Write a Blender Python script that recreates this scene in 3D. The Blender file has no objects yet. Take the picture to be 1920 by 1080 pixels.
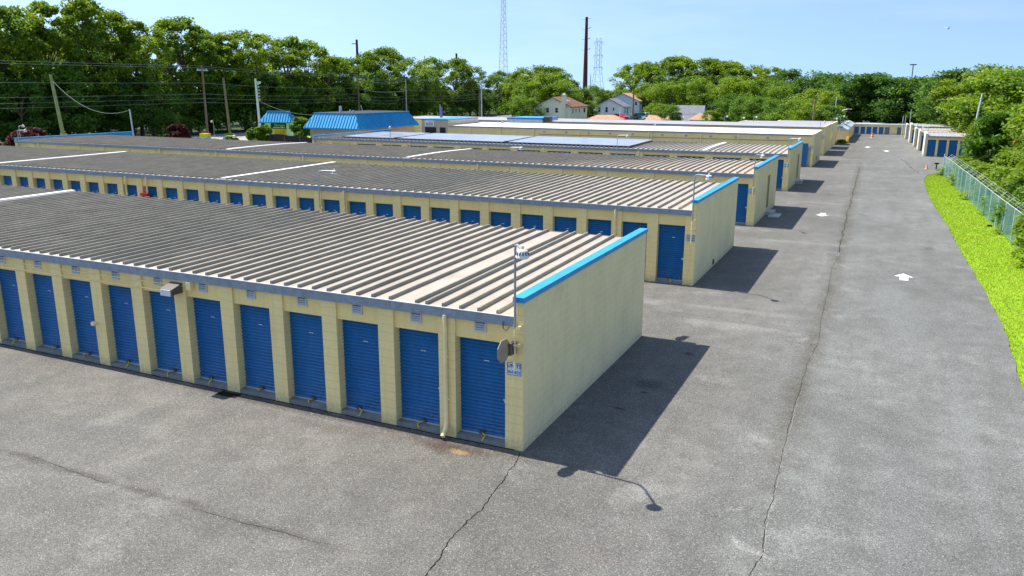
import bpy, bmesh, math, random
import numpy as np
from mathutils import Matrix, Vector
R_ = math.radians
# ------------------------------------------------------------------ camera
CAM = (6.468, -14.53, 7.633); YAW = .43448; PIT = .24532; ROLL = .00344; FPX = 1495.2
F = Vector((-math.sin(YAW)*math.cos(PIT), math.cos(YAW)*math.cos(PIT), -math.sin(PIT)))
R0 = Vector((math.cos(YAW), math.sin(YAW), 0)); U0 = R0.cross(F)
RR = R0*math.cos(ROLL)+U0*math.sin(ROLL); UU = -R0*math.sin(ROLL)+U0*math.cos(ROLL)
scn = bpy.context.scene
cd = bpy.data.cameras.new('camera'); cam = bpy.data.objects.new('camera', cd); scn.collection.objects.link(cam)
m = Matrix((RR, UU, -F)).transposed().to_4x4(); m.translation = CAM; cam.matrix_world = m
cd.sensor_width = 36; cd.lens = 36*FPX/1920; cd.clip_start = .1; cd.clip_end = 6000
scn.camera = cam
# ------------------------------------------------------------------ light
SUN = Vector((-.63, .055, 1.0)).normalized()
EL = math.asin(SUN.z); AZ = math.atan2(SUN.x, SUN.y)
w = bpy.data.worlds.new('World'); scn.world = w; w.use_nodes = True
nt = w.node_tree; sky = nt.nodes.new('ShaderNodeTexSky'); sky.sky_type = 'NISHITA'; sky.sun_disc = False
sky.sun_elevation = EL; sky.sun_rotation = AZ; sky.air_density = 1.0; sky.dust_density = .6; sky.ozone_density = 2.0; sky.altitude = 0
bg = nt.nodes['Background']; bg.inputs['Strength'].default_value = .14
_tc = nt.nodes.new('ShaderNodeTexCoord'); _ma = nt.nodes.new('ShaderNodeVectorMath'); _ma.operation = 'MULTIPLY_ADD'
_ma.inputs[1].default_value = (1, 1, 1.3); _ma.inputs[2].default_value = (0, 0, .30)
_no = nt.nodes.new('ShaderNodeVectorMath'); _no.operation = 'NORMALIZE'
nt.links.new(_tc.outputs['Generated'], _ma.inputs[0]); nt.links.new(_ma.outputs[0], _no.inputs[0]); nt.links.new(_no.outputs[0], sky.inputs[0])
_ti = nt.nodes.new('ShaderNodeMix'); _ti.data_type = 'RGBA'; _ti.blend_type = 'MULTIPLY'; _ti.inputs[0].default_value = 1; _ti.inputs[7].default_value = (1.0, .985, .97, 1)
nt.links.new(sky.outputs[0], _ti.inputs[6]); _n = nt.nodes.new('ShaderNodeTexNoise'); _n.inputs['Scale'].default_value = 2.2; _n.inputs['Detail'].default_value = 7; _n.inputs['Roughness'].default_value = .6
_v = nt.nodes.new('ShaderNodeVectorMath'); _v.operation = 'MULTIPLY'; _v.inputs[1].default_value = (1, 1, 6); nt.links.new(_tc.outputs['Generated'], _v.inputs[0]); nt.links.new(_v.outputs[0], _n.inputs['Vector'])
_r = nt.nodes.new('ShaderNodeMapRange'); _r.inputs[1].default_value = .5; _r.inputs[2].default_value = .75; _r.inputs[4].default_value = .16; nt.links.new(_n.outputs['Fac'], _r.inputs[0])
_w = nt.nodes.new('ShaderNodeMix'); _w.data_type = 'RGBA'; _w.inputs[7].default_value = (4.6, 4.8, 5.0, 1); nt.links.new(_r.outputs[0], _w.inputs[0]); nt.links.new(_ti.outputs[2], _w.inputs[6])
nt.links.new(_w.outputs[2], bg.inputs[0])
sd = bpy.data.lights.new('sun', 'SUN'); sd.energy = 4.3; sd.angle = R_(.5); sd.color = (1, .955, .88)
so = bpy.data.objects.new('sun', sd); scn.collection.objects.link(so)
so.rotation_euler = SUN.to_track_quat('Z', 'Y').to_euler()
scn.view_settings.view_transform = 'Standard'; scn.view_settings.look = 'None'
scn.view_settings.exposure = 1.0; scn.view_settings.gamma = 1
# ------------------------------------------------------------------ helpers
COL = scn.collection
rnd = random.Random(7)
def pxdir(px, d):
    "ground point at horizontal distance d from the camera in the direction of photo column px"
    v = F+RR*((px-960)/FPX)+UU*(340/FPX); h = math.hypot(v.x, v.y)
    return CAM[0]+v.x/h*d, CAM[1]+v.y/h*d
def tag(o, label=None, cat=None, group=None, kind=None):
    if label: o['label'] = label
    if cat: o['category'] = cat
    if group: o['group'] = group
    if kind: o['kind'] = kind
    return o
def empty(name, loc, label, cat, group=None, rz=0):
    o = bpy.data.objects.new(name, None); o.empty_display_size = .2; COL.objects.link(o)
    o.location = loc; o.rotation_euler = (0, 0, rz); return tag(o, label, cat, group)
def place(name, mesh, parent=None, loc=(0, 0, 0), rz=0, sc=None):
    o = bpy.data.objects.new(name, mesh); COL.objects.link(o); o.location = loc; o.rotation_euler = (0, 0, rz)
    if sc: o.scale = sc
    if parent: o.parent = parent
    return o
class MB:
    def __init__(s): s.v = []; s.f = []; s.m = []; s.sm = []; s.cur = 0
    def add(s, vs, fs, smooth=False):
        b = len(s.v); s.v += [tuple(p) for p in vs]
        for f in fs: s.f.append([b+i for i in f]); s.m.append(s.cur); s.sm.append(smooth)
        return s
    def box(s, x0, x1, y0, y1, z0, z1):
        v = [(x, y, z) for z in (z0, z1) for y in (y0, y1) for x in (x0, x1)]
        return s.add(v, [(0, 2, 3, 1), (4, 5, 7, 6), (0, 1, 5, 4), (2, 6, 7, 3), (0, 4, 6, 2), (1, 3, 7, 5)])
    def hexa(s, v): # 8 verts ordered like box
        return s.add(v, [(0, 2, 3, 1), (4, 5, 7, 6), (0, 1, 5, 4), (2, 6, 7, 3), (0, 4, 6, 2), (1, 3, 7, 5)])
    def quad(s, *p): return s.add(p, [tuple(range(len(p)))])
    def tube(s, pts, r, n=8, cap=True):
        pts = [Vector(p) for p in pts]; rs = r if isinstance(r, (list, tuple)) else [r]*len(pts)
        vs = []
        for i, p in enumerate(pts):
            t = (pts[min(i+1, len(pts)-1)]-pts[max(i-1, 0)]).normalized()
            a = t.orthogonal().normalized() if i == 0 else (pa-t*pa.dot(t)).normalized()
            pa = a; b = t.cross(a)
            for k in range(n):
                an = 2*math.pi*k/n; vs.append(p+(a*math.cos(an)+b*math.sin(an))*rs[i])
        fs = [(i*n+k, i*n+(k+1) % n, (i+1)*n+(k+1) % n, (i+1)*n+k) for i in range(len(pts)-1) for k in range(n)]
        s.add(vs, fs, True)
        if cap: s.add(vs[:n], [tuple(range(n))[::-1]]); s.add(vs[-n:], [tuple(range(n))])
        return s
    def disc(s, c, ax, r, t, n=12):
        c = Vector(c); ax = Vector(ax).normalized()
        return s.tube([c-ax*t/2, c+ax*t/2], r, n)
    def mesh(s, name, mats):
        me = bpy.data.meshes.new(name); me.from_pydata(s.v, [], s.f)
        for mt in (mats if isinstance(mats, (list, tuple)) else [mats]): me.materials.append(mt)
        me.polygons.foreach_set('material_index', s.m); me.polygons.foreach_set('use_smooth', s.sm)
        me.update(); return me
    def build(s, name, mats, parent=None, loc=(0, 0, 0), rz=0): return place(name, s.mesh(name, mats), parent, loc, rz)
def text_mesh(txt, size, mat, name='lettering', shear=0):
    cu = bpy.data.curves.new('t', 'FONT'); cu.body = txt; cu.size = size; cu.align_x = 'CENTER'; cu.extrude = .002; cu.shear = shear
    o = bpy.data.objects.new('t', cu); COL.objects.link(o)
    dg = bpy.context.evaluated_depsgraph_get(); me = bpy.data.meshes.new_from_object(o.evaluated_get(dg))
    bpy.data.objects.remove(o); me.name = name; me.materials.clear(); me.materials.append(mat); return me
def text(txt, size, mat, parent, loc, rz=0, name='lettering', shear=0, sx=1):
    o = place(name, text_mesh(txt, size, mat, name, shear), parent, loc); o.rotation_euler = (R_(90), 0, rz); o.scale = (sx, 1, 1); return o
ORD = ['first', 'second', 'third', 'fourth', 'fifth', 'sixth', 'seventh', 'eighth', 'ninth', 'tenth', 'eleventh', 'twelfth', 'thirteenth', 'fourteenth', 'fifteenth', 'sixteenth', 'seventeenth', 'eighteenth', 'nineteenth', 'twentieth', 'twenty-first', 'twenty-second', 'twenty-third', 'twenty-fourth', 'twenty-fifth', 'twenty-sixth', 'twenty-seventh', 'twenty-eighth', 'twenty-ninth', 'thirtieth']
# ------------------------------------------------------------------ materials
class G:
    def __init__(s, name, rough=.7, spec=.3, metal=0):
        s.mat = bpy.data.materials.new(name); s.mat.use_nodes = True; s.t = s.mat.node_tree
        s.b = s.t.nodes['Principled BSDF']; s.b.inputs['Roughness'].default_value = rough
        s.b.inputs['Specular IOR Level'].default_value = spec; s.b.inputs['Metallic'].default_value = metal
        s.co = s.n('ShaderNodeTexCoord').outputs['Object']
    def n(s, ty, **k):
        x = s.t.nodes.new(ty)
        for a, b in k.items(): setattr(x, a, b)
        return x
    def set(s, sock, v):
        if hasattr(v, 'is_output') or isinstance(v, bpy.types.NodeSocket): s.t.links.new(v, sock)
        else:
            if isinstance(v, tuple) and len(v) == 3 and len(sock.default_value) == 4: v = v+(1,)
            sock.default_value = v
    def math(s, op, a, b=0, c=None, clamp=False):
        x = s.n('ShaderNodeMath', operation=op, use_clamp=clamp); s.set(x.inputs[0], a); s.set(x.inputs[1], b)
        if c is not None: s.set(x.inputs[2], c)
        return x.outputs[0]
    def noise(s, scale, det=4, rough=.55, vec=None, dist=0):
        x = s.n('ShaderNodeTexNoise'); x.inputs['Scale'].default_value = scale; x.inputs['Detail'].default_value = det
        x.inputs['Roughness'].default_value = rough; x.inputs['Distortion'].default_value = dist
        s.t.links.new(vec if vec is not None else s.co, x.inputs['Vector']); return x.outputs['Fac']
    def ramp(s, f, a, b, lo=0., hi=1.):
        x = s.n('ShaderNodeMapRange'); s.set(x.inputs[0], f); s.set(x.inputs[1], a); s.set(x.inputs[2], b)
        s.set(x.inputs[3], lo); s.set(x.inputs[4], hi); return x.outputs[0]
    def mix(s, f, a, b, mode='MIX'):
        x = s.n('ShaderNodeMix', data_type='RGBA', blend_type=mode); s.set(x.inputs[0], f); s.set(x.inputs[6], a); s.set(x.inputs[7], b); return x.outputs[2]
    def xyz(s, vec=None):
        x = s.n('ShaderNodeSeparateXYZ'); s.t.links.new(vec if vec is not None else s.co, x.inputs[0]); return x.outputs
    def vec(s, x, y, z):
        c = s.n('ShaderNodeCombineXYZ'); s.set(c.inputs[0], x); s.set(c.inputs[1], y); s.set(c.inputs[2], z); return c.outputs[0]
    def bump(s, h, st=.3, dist=.02):
        x = s.n('ShaderNodeBump'); x.inputs['Strength'].default_value = st; x.inputs['Distance'].default_value = dist
        s.set(x.inputs['Height'], h); s.t.links.new(x.outputs[0], s.b.inputs['Normal'])
    def color(s, c): s.set(s.b.inputs['Base Color'], c); return s.mat
def plain(name, col, rough=.6, spec=.3, metal=0, var=.12, sc=3.):
    g = G(name, rough, spec, metal); n = g.noise(sc, 5)
    a = tuple(c*(1-var) for c in col); b = tuple(min(1, c*(1+var)) for c in col)
    return g.color(g.mix(g.ramp(n, .3, .7), a, b))
def cmu(name, col, bw=.406, line=.82, seed=0):
    g = G(name, .75, .2); x, y, z = g.xyz()
    v = g.vec(g.math('ADD', x, y), z, 0)
    b = g.n('ShaderNodeTexBrick'); g.t.links.new(v, b.inputs['Vector']); b.inputs['Scale'].default_value = 1
    b.inputs['Brick Width'].default_value = bw; b.inputs['Row Height'].default_value = .2032; b.inputs['Mortar Size'].default_value = .009; b.inputs['Mortar Smooth'].default_value = .3
    n = g.noise(.9, 6, .6); n2 = g.noise(14, 3)
    base = g.mix(g.ramp(n, .3, .75), tuple(c*1.04 for c in col), tuple(c*d for c, d in zip(col, (.88, .88, .9))))
    base = g.mix(g.ramp(n2, .35, .7, 0, .14), base, tuple(c*.6 for c in col))
    stv = g.noise(1.0, 4, .6, g.vec(g.math('MULTIPLY', g.math('ADD', x, y), 5.), g.math('MULTIPLY', z, .35), 0))
    base = g.mix(g.ramp(stv, .5, .75, 0, .30), base, tuple(c*.62 for c in col))
    base = g.mix(g.math('MULTIPLY', g.ramp(z, .32, .0, 0, .5), g.ramp(n2, .3, .6)), base, (.3, .25, .19))
    base = g.mix(g.math('MULTIPLY', b.outputs['Fac'], .75), base, tuple(c*line for c in col))
    g.bump(g.math('SUBTRACT', g.math('MULTIPLY', n2, .2), b.outputs['Fac']), .5, .006)
    return g.color(base)
M = {}
M['wall'] = cmu('painted_block', (.94, .77, .42), line=1.1)
M['pillar'] = cmu('painted_block_pillar', (.95, .755, .33), 60, line=.8)
M['lintel'] = cmu('painted_lintel', (.95, .74, .30), 60, line=.95)
M['white_wall'] = cmu('pale_block', (.74, .68, .52), line=.9)
M['tan_wall'] = cmu('tan_brick', (.62, .48, .34), .2, line=1.1)
def steel(name, col, rough=.45, metal=.55):
    g = G(name, rough, .4, metal); n = g.noise(6, 6, .65); n1 = g.noise(.7, 3)
    c = g.mix(g.ramp(n, .3, .7), tuple(k*.75 for k in col), tuple(k*1.15 for k in col)); c = g.mix(g.ramp(n1, .4, .7, 0, .3), c, tuple(k*.7 for k in col)); return g.color(c)
M['fascia'] = steel('galvanised_fascia', (.27, .33, .38), .5, .3)
M['fascia_edge'] = plain('pale_metal_edge', (.6, .6, .6), .4)
M['galv'] = steel('galvanised_steel', (.36, .43, .48), .4, .5)
M['galv_light'] = plain('pale_galvanised', (.50, .56, .60), .45, .4, .2)
def roofm(name, a, b, rust=0., sc=1.2):
    g = G(name, .5, .35); x, y, z = g.xyz(); n = g.noise(sc, 6, .65); n2 = g.noise(1., 5, .6, g.vec(g.math('MULTIPLY', x, 6.), g.math('MULTIPLY', y, .5), 0)); n3 = g.noise(22, 2)
    c = g.mix(g.ramp(n, .35, .7), a, b); c = g.mix(g.ramp(n2, .5, .8, 0, .35), c, tuple(k*.62 for k in b))
    c = g.mix(g.ramp(n3, .6, .75, 0, .25), c, tuple(k*.5 for k in b))
    if rust: c = g.mix(g.ramp(g.noise(.35, 6, .7), .56, .72, 0, rust), c, (.5, .2, .06))
    return g.color(c)
M['roof'] = roofm('weathered_beige_roof_sheet', (.41, .355, .28), (.33, .285, .225))
M['roof_rusty'] = roofm('rusty_beige_roof_sheet', (.43, .35, .26), (.36, .285, .21), .9)
M['roof_pale'] = roofm('pale_grey_roof', (.36, .35, .33), (.29, .28, .26)); M['roof_white'] = roofm('white_coated_roof', (.84, .81, .77), (.76, .72, .67))
M['roof_grey'] = roofm('grey_coated_roof', (.34, .33, .33), (.27, .26, .26))
M['rib'] = roofm('roof_seam_metal', (.34, .315, .245), (.23, .21, .16))
M['strip'] = plain('pale_expansion_cap', (.85, .81, .74), .5)
M['drip'] = plain('rusty_drip_edge', (.26, .12, .10), .7, .2, 0, .3, 2)
def copem():
    g = G('bright_blue_metal', .42, .4); x, y, z = g.xyz(); c = g.mix(g.ramp(g.noise(1.5, 5, .6), .3, .7), (.02, .31, .66), (.018, .24, .55)); c = g.mix(g.ramp(g.noise(20, 3), .62, .75, 0, .4), c, (.12, .3, .45))
    return g.color(g.mix(g.math('LESS_THAN', g.math('FRACT', g.math('DIVIDE', g.math('ADD', y, .9), 3.05)), .006), c, (.01, .08, .2)))
M['coping'] = copem()
M['blue_roof'] = plain('bright_blue_roof_metal', (.02, .29, .56), .4, .35, 0, .08, .8)
def doorm(name, a):
    g = G(name, .38, .45); n = g.noise(2.5, 5, .6); x, y, z = g.xyz()
    c = g.mix(g.ramp(n, .3, .75), tuple(k*1.1 for k in a), tuple(k*.8 for k in a))
    oi = g.n('ShaderNodeObjectInfo').outputs['Random']; c = g.mix(g.ramp(oi, 0, 1, 0, .35), c, (a[0]+.01, a[1]*1.25+.01, a[2]*1.05)); c = g.mix(g.ramp(g.noise(1., 4, .6, g.vec(g.math('MULTIPLY', g.math('ADD', x, g.math('MULTIPLY', oi, 7.)), 9.), 0, g.math('MULTIPLY', z, .8))), .5, .75, 0, .3), c, tuple(k*.55 for k in a))
    c = g.mix(g.math('MULTIPLY', g.ramp(z, .5, .1), g.ramp(g.noise(9, 4), .4, .7, 0, .3)), c, (.25, .27, .27)); return g.color(c)
M['door'] = doorm('royal_blue_door_paint', (.002, .125, .34))
M['door_grey'] = doorm('grey_door_paint', (.16, .16, .22))
M['brown_door'] = plain('brown_door', (.22, .16, .09), .5)
def concm(name, col):
    g = G(name, .85, .2); c = g.mix(g.ramp(g.noise(4, 6, .7), .3, .7), tuple(k*.7 for k in col), tuple(k*1.15 for k in col)); c = g.mix(g.ramp(g.noise(60, 2), .55, .7, 0, .4), c, (.1, .1, .1)); g.bump(g.noise(60, 3), .3, .004); return g.color(c)
M['concrete'] = concm('sill_concrete', (.24, .25, .22))
M['slab'] = concm('pale_concrete', (.5, .5, .47))
M['cream_pipe'] = plain('cream_painted_pipe', (.90, .73, .38), .5)
M['white'] = plain('white_paint', (.8, .8, .78), .5)
M['vent'] = plain('pale_vent_metal', (.5, .53, .54), .45)
M['black'] = plain('black_plastic', (.012, .012, .014), .5)
M['darkgap'] = plain('dark_gap', (.03, .03, .03), .8)
M['bronze'] = plain('bronze_fixture', (.11, .095, .08), .4)
M['lens'] = plain('frosted_lens', (.72, .74, .74), .2, .5)
M['yellow'] = plain('yellow_rope', (.75, .5, .02), .6)
M['silver'] = steel('silver_latch', (.7, .7, .7), .3, .8)
M['sign'] = plain('pale_blue_sign', (.58, .68, .76), .5)
M['ink'] = plain('sign_ink', (.02, .03, .05), .6)
M['glass'] = plain('window_glass', (.02, .028, .035), .08, .6)
M['red'] = plain('red_paint', (.6, .02, .02), .3, .5)
M['orange'] = plain('orange_plastic', (.8, .16, .03), .5)
M['yellowp'] = plain('yellow_paint', (.85, .5, .01), .45)
M['wood'] = plain('weathered_pole_wood', (.20, .155, .11), .9, .1, 0, .25, 1)
M['wood_green'] = plain('treated_green_pole_wood', (.26, .27, .15), .9, .1, 0, .2, 1)
M['brownsteel'] = plain('weathering_steel', (.11, .035, .035), .7, .2)
M['greysteel'] = plain('tower_steel', (.62, .62, .64), .5)
M['wire'] = plain('cable', (.17, .21, .20), .6)
M['tyre'] = plain('tyre_rubber', (.02, .02, .02), .8)
# asphalt
def asphalt():
    g = G('old_asphalt', .88, .25); x, y, z = g.xyz()
    vo = g.n('ShaderNodeTexVoronoi'); vo.inputs['Scale'].default_value = 62; g.t.links.new(g.co, vo.inputs['Vector'])
    cell = g.xyz(vo.outputs['Color'])[0]
    vo2 = g.n('ShaderNodeTexVoronoi'); vo2.inputs['Scale'].default_value = 105; g.t.links.new(g.co, vo2.inputs['Vector'])
    cell2 = g.xyz(vo2.outputs['Color'])[1]
    big = g.noise(.16, 6, .62); mid = g.noise(1.3, 5, .6); streak = g.noise(1., 5, .6, g.vec(g.math('MULTIPLY', x, 1.3), g.math('MULTIPLY', y, .16), 0))
    warm = g.mix(g.ramp(big, .35, .68), (.160, .152, .132), (.098, .093, .081))
    cool = g.mix(g.ramp(big, .35, .68), (.172, .174, .161), (.108, .111, .102))
    c = g.mix(g.ramp(g.math('ADD', x, g.math('MULTIPLY', g.noise(.3, 3), 3.)), 3.2, 7.2), warm, cool)
    c = g.mix(g.ramp(mid, .35, .7, 0, .5), c, (.08, .074, .066))
    c = g.mix(g.ramp(streak, .48, .72, 0, .65), c, (.1, .098, .09))
    c = g.mix(g.ramp(g.noise(.5, 4, .6), .58, .75, 0, .6), c, (.24, .235, .215))
    # seam with dirt along the lane
    wob = g.math('MULTIPLY', g.math('SUBTRACT', g.noise(.22, 3, .5, g.vec(0, y, 0)), .5), 1.0)
    sx = g.ramp(y, 20, 75, 5.0, 4.1)
    d = g.math('ABSOLUTE', g.math('SUBTRACT', x, sx))
    yy = g.ramp(y, -1, 6); yf = g.ramp(y, 85, 70)
    m1 = g.math('MULTIPLY', g.math('MULTIPLY', g.ramp(d, .5, .02), yy), yf)
    m1 = g.math('MULTIPLY', m1, g.ramp(g.noise(.7, 4, .7), .3, .6, .15, 1))
    c = g.mix(g.math('MULTIPLY', m1, .85), c, (.07, .065, .048))
    m2 = g.math('MULTIPLY', g.ramp(g.math('ABSOLUTE', g.math('SUBTRACT', d, .15)), .9, .0), g.ramp(g.noise(.55, 5, .65, None, 1.2), .6, .72))
    c = g.mix(g.math('MULTIPLY', m2, .4), c, (.38, .37, .34))
    # tyre-dirt line across the apron
    cy = g.math('ADD', g.math('MULTIPLY', g.noise(.5, 3, .5, g.vec(x, 0, 0)), .35), -4.95)
    d3 = g.math('ABSOLUTE', g.math('SUBTRACT', y, cy)); m3 = g.math('MULTIPLY', g.ramp(d3, .16, .02), g.ramp(x, -.8, -2.6))
    m3 = g.math('MULTIPLY', m3, g.ramp(g.noise(1.1, 3), .35, .55, .25, 1))
    c = g.mix(g.math('MULTIPLY', m3, .9), c, (.07, .063, .055))
    def blot(cx, cy_, rx, ry, col, a, sc=3.):
        nonlocal c
        dx = g.math('DIVIDE', g.math('SUBTRACT', x, cx), rx); dy = g.math('DIVIDE', g.math('SUBTRACT', y, cy_), ry)
        r = g.math('SQRT', g.math('ADD', g.math('MULTIPLY', dx, dx), g.math('MULTIPLY', dy, dy)))
        r = g.math('ADD', r, g.math('MULTIPLY', g.math('SUBTRACT', g.noise(sc, 4, .65), .5), 1.3))
        c = g.mix(g.ramp(r, 1., .35, 0, a), c, col)
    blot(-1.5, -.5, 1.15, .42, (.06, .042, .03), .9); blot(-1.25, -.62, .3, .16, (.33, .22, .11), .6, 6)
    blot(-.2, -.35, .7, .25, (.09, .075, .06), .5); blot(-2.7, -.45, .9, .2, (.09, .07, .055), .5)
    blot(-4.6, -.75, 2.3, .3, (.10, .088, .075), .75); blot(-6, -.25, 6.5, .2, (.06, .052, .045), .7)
    blot(.3, -.2, .5, .3, (.08, .07, .06), .5); blot(.6, 4.2, .55, 3.6, (.1, .1, .1), .5, 1.5)
    blot(6.6, 59.5, 1.5, 1.8, (.1, .1, .095), .7); blot(8.84, 29.4, .28, .5, (.07, .07, .065), .8)
    blot(7.1, 18, .9, 3.2, (.15, .155, .148), .6, 1); blot(7.6, 14, .8, 5, (.15, .155, .148), .5, 1); blot(8.8, 5, .35, 7, (.16, .165, .155), .5, 1)
    blot(-5.5, -2.9, .5, .3, (.09, .085, .08), .6, 4); blot(-2.2, -3.1, .35, .2, (.08, .075, .07), .55, 5); blot(2.6, -3, 1.0, .5, (.12, .11, .1), .5, 2); blot(-9, -3.2, 1.8, .6, (.10, .095, .09), .5, 1.5); blot(3.2, 4, .5, 2.4, (.12, .115, .105), .5, 1.5); blot(7.4, .5, .7, 4, (.12, .12, .115), .55, 1); blot(8.9, 12, .3, 6, (.12, .122, .115), .5, 1)
    blot(1.35, 5.1, .55, .5, (.05, .05, .05), .8, 9); blot(1.42, 4.5, .14, .1, (.03, .03, .03), .95, 5); blot(1.75, 8.1, .2, .16, (.03, .03, .03), .9, 5)
    blot(1.15, 3.2, .22, .1, (.04, .04, .04), .8, 7); blot(6.5, 41, .8, 4, (.15, .15, .145), .5, 1)
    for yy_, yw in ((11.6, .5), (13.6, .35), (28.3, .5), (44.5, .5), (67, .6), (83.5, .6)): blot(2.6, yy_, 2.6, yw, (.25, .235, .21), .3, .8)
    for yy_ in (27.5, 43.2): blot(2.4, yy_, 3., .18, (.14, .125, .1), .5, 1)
    spk = g.ramp(cell, 0, 1, .58, 1.42); c = g.mix(1., c, g.vec(spk, spk, spk), 'MULTIPLY')
    s2 = g.ramp(cell2, 0, 1, .78, 1.22); c = g.mix(1., c, g.vec(s2, s2, s2), 'MULTIPLY')
    c = g.mix(g.ramp(cell, .955, .96, 0, .3), c, (.46, .45, .41)); c = g.mix(g.ramp(cell, .06, .05, 0, .35), c, (.06, .055, .05))
    g.bump(cell, .35, .006); return g.color(c)
M['asphalt'] = asphalt()
def grassm(name, a, b, dry):
    g = G(name, .8, .15); c = g.mix(g.ramp(g.noise(1.1, 5, .6), .3, .7), a, b); c = g.mix(g.ramp(g.noise(.6, 6, .7), .56, .75, 0, .5), c, dry)
    k = g.ramp(g.noise(45, 3), .25, .75, .6, 1.35); c = g.mix(1., c, g.vec(k, k, k), 'MULTIPLY'); g.bump(g.noise(45, 3), .6, .03); return g.color(c)
M['lawn'] = grassm('mown_grass', (.25, .40, .014), (.17, .30, .012), (.33, .31, .05))
M['field'] = grassm('rough_ground', (.05, .075, .02), (.035, .055, .015), (.10, .09, .045))
M['road'] = plain('road_asphalt', (.33, .30, .28), .85, .2, 0, .1, .5)
def leafm(name, cols, trans=.33):
    g = G(name, .6, .25); geo = g.n('ShaderNodeNewGeometry'); oi = g.n('ShaderNodeObjectInfo')
    r = g.n('ShaderNodeValToRGB'); e = r.color_ramp.elements
    for i, cc in enumerate(cols):
        x = e[0] if i == 0 else (e[1] if i == len(cols)-1 else e.new(i/(len(cols)-1)))
        x.position = i/(len(cols)-1); x.color = cc+(1,)
    n = g.noise(.35, 3)
    n = g.noise(.55, 3); f = g.math('ADD', g.math('MULTIPLY', geo.outputs['Random Per Island'], .42), g.math('ADD', g.math('MULTIPLY', oi.outputs['Random'], .25), g.math('MULTIPLY', g.math('SUBTRACT', n, .42), 1.3)), clamp=True)  # clump noise in the leaf colour; its dark end stands in for shade between clumps
    g.t.links.new(f, r.inputs[0]); g.color(r.outputs[0])
    tr = g.n('ShaderNodeBsdfTranslucent'); tc = g.mix(1., r.outputs[0], (1.5, 1.6, .4), 'MULTIPLY'); g.t.links.new(tc, tr.inputs[0])
    mx = g.n('ShaderNodeMixShader'); mx.inputs[0].default_value = trans
    g.t.links.new(g.b.outputs[0], mx.inputs[1]); g.t.links.new(tr.outputs[0], mx.inputs[2])
    g.t.links.new(mx.outputs[0], g.t.nodes['Material Output'].inputs[0]); return g.mat
M['leaf_oak'] = leafm('oak_leaves', [(.035, .105, .018), (.085, .19, .018), (.17, .28, .016), (.29, .36, .018)], .36)
M['leaf_dark'] = leafm('dark_leaves', [(.02, .075, .026), (.04, .125, .026), (.085, .19, .022), (.16, .27, .018)])
M['leaf_bright'] = leafm('bright_leaves', [(.04, .125, .014), (.09, .21, .015), (.17, .30, .014), (.28, .36, .02)], .33)
M['leaf_autumn'] = leafm('turning_leaves', [(.12, .18, .01), (.26, .26, .012), (.45, .2, .02), (.5, .12, .02)])
M['leaf_plum'] = leafm('plum_leaves', [(.05, .012, .018), (.09, .02, .03), (.14, .035, .04)], .25)
M['needle'] = leafm('pine_needles', [(.03, .09, .012), (.07, .17, .015), (.13, .25, .02)], .25)
M['bark'] = plain('bark', (.13, .10, .08), .95, .1, 0, .3, 2)
M['bark_pale'] = plain('pale_bark', (.42, .38, .26), .9, .1, 0, .2, 2)
# ------------------------------------------------------------------ ground
def poly(name, pts, z, mat, label_kind='structure', th=0):
    bm = bmesh.new(); vs = [bm.verts.new((x, y, z)) for x, y in pts]; f = bm.faces.new(vs)
    if f.normal.z < 0: f.normal_flip()
    if th:
        r = bmesh.ops.extrude_face_region(bm, geom=[f]); 
        for v in [g for g in r['geom'] if isinstance(g, bmesh.types.BMVert)]: v.co.z -= th
        bmesh.ops.recalc_face_normals(bm, faces=bm.faces)
    bmesh.ops.triangulate(bm, faces=bm.faces[:])
    me = bpy.data.meshes.new(name); bm.to_mesh(me); bm.free(); me.materials.append(mat); o = place(name, me); o['kind'] = label_kind; return o
poly('ground', [(-3000, -3000), (3000, -3000), (3000, 3000), (-3000, 3000)], -.12, M['field'])
EDGE = [(10.2, -45), (10.25, 0), (10.37, 8.79), (10.43, 10.86), (10.58, 14.57), (10.56, 18.58), (10.42, 23.8), (10.22, 29.45), (10.09, 38.2), (9.75, 46.6), (9.63, 52), (9.6, 58.4), (9.62, 63), (9.78, 66.2), (10.24, 69.4), (10.8, 70.7), (11.5, 71.2)]
ed = []
for i in range(len(EDGE)-1):
    (x0, y0), (x1, y1) = EDGE[i], EDGE[i+1]; n = max(1, int(math.hypot(x1-x0, y1-y0)/.35))
    for k in range(n): t = k/n; ed.append((x0+(x1-x0)*t+rnd.uniform(-.035, .035), y0+(y1-y0)*t))
ed.append(EDGE[-1])
poly('asphalt', [(-66, -45)]+ed+[(60, 71.2), (60, 165), (-47, 165), (-47, 84), (-66, 62)], 0, M['asphalt'], th=.06)
poly('lawn', [(9.3, -45), (13.3, -45), (13.3, 28), (12.7, 45), (11.9, 60), (11.7, 71.1), (9.2, 71.1)], -.035, M['lawn'])
poly('road', [(-97, -300), (-86, -300), (-86, 600), (-97, 600)], -.1, M['road'])
poly('roadside_lawn', [(-85.5, 20), (-66.3, 20), (-66.3, 62), (-58, 72), (-58, 110), (-85.5, 110)], -.095, M['lawn'])
poly('side_street', [(-86, 166), (0, 166), (0, 178), (-86, 178)], -.09, M['road'])
poly('driveway', [(-86, 76), (-40, 76), (-40, 84), (-86, 84)], -.085, M['road'])
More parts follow.
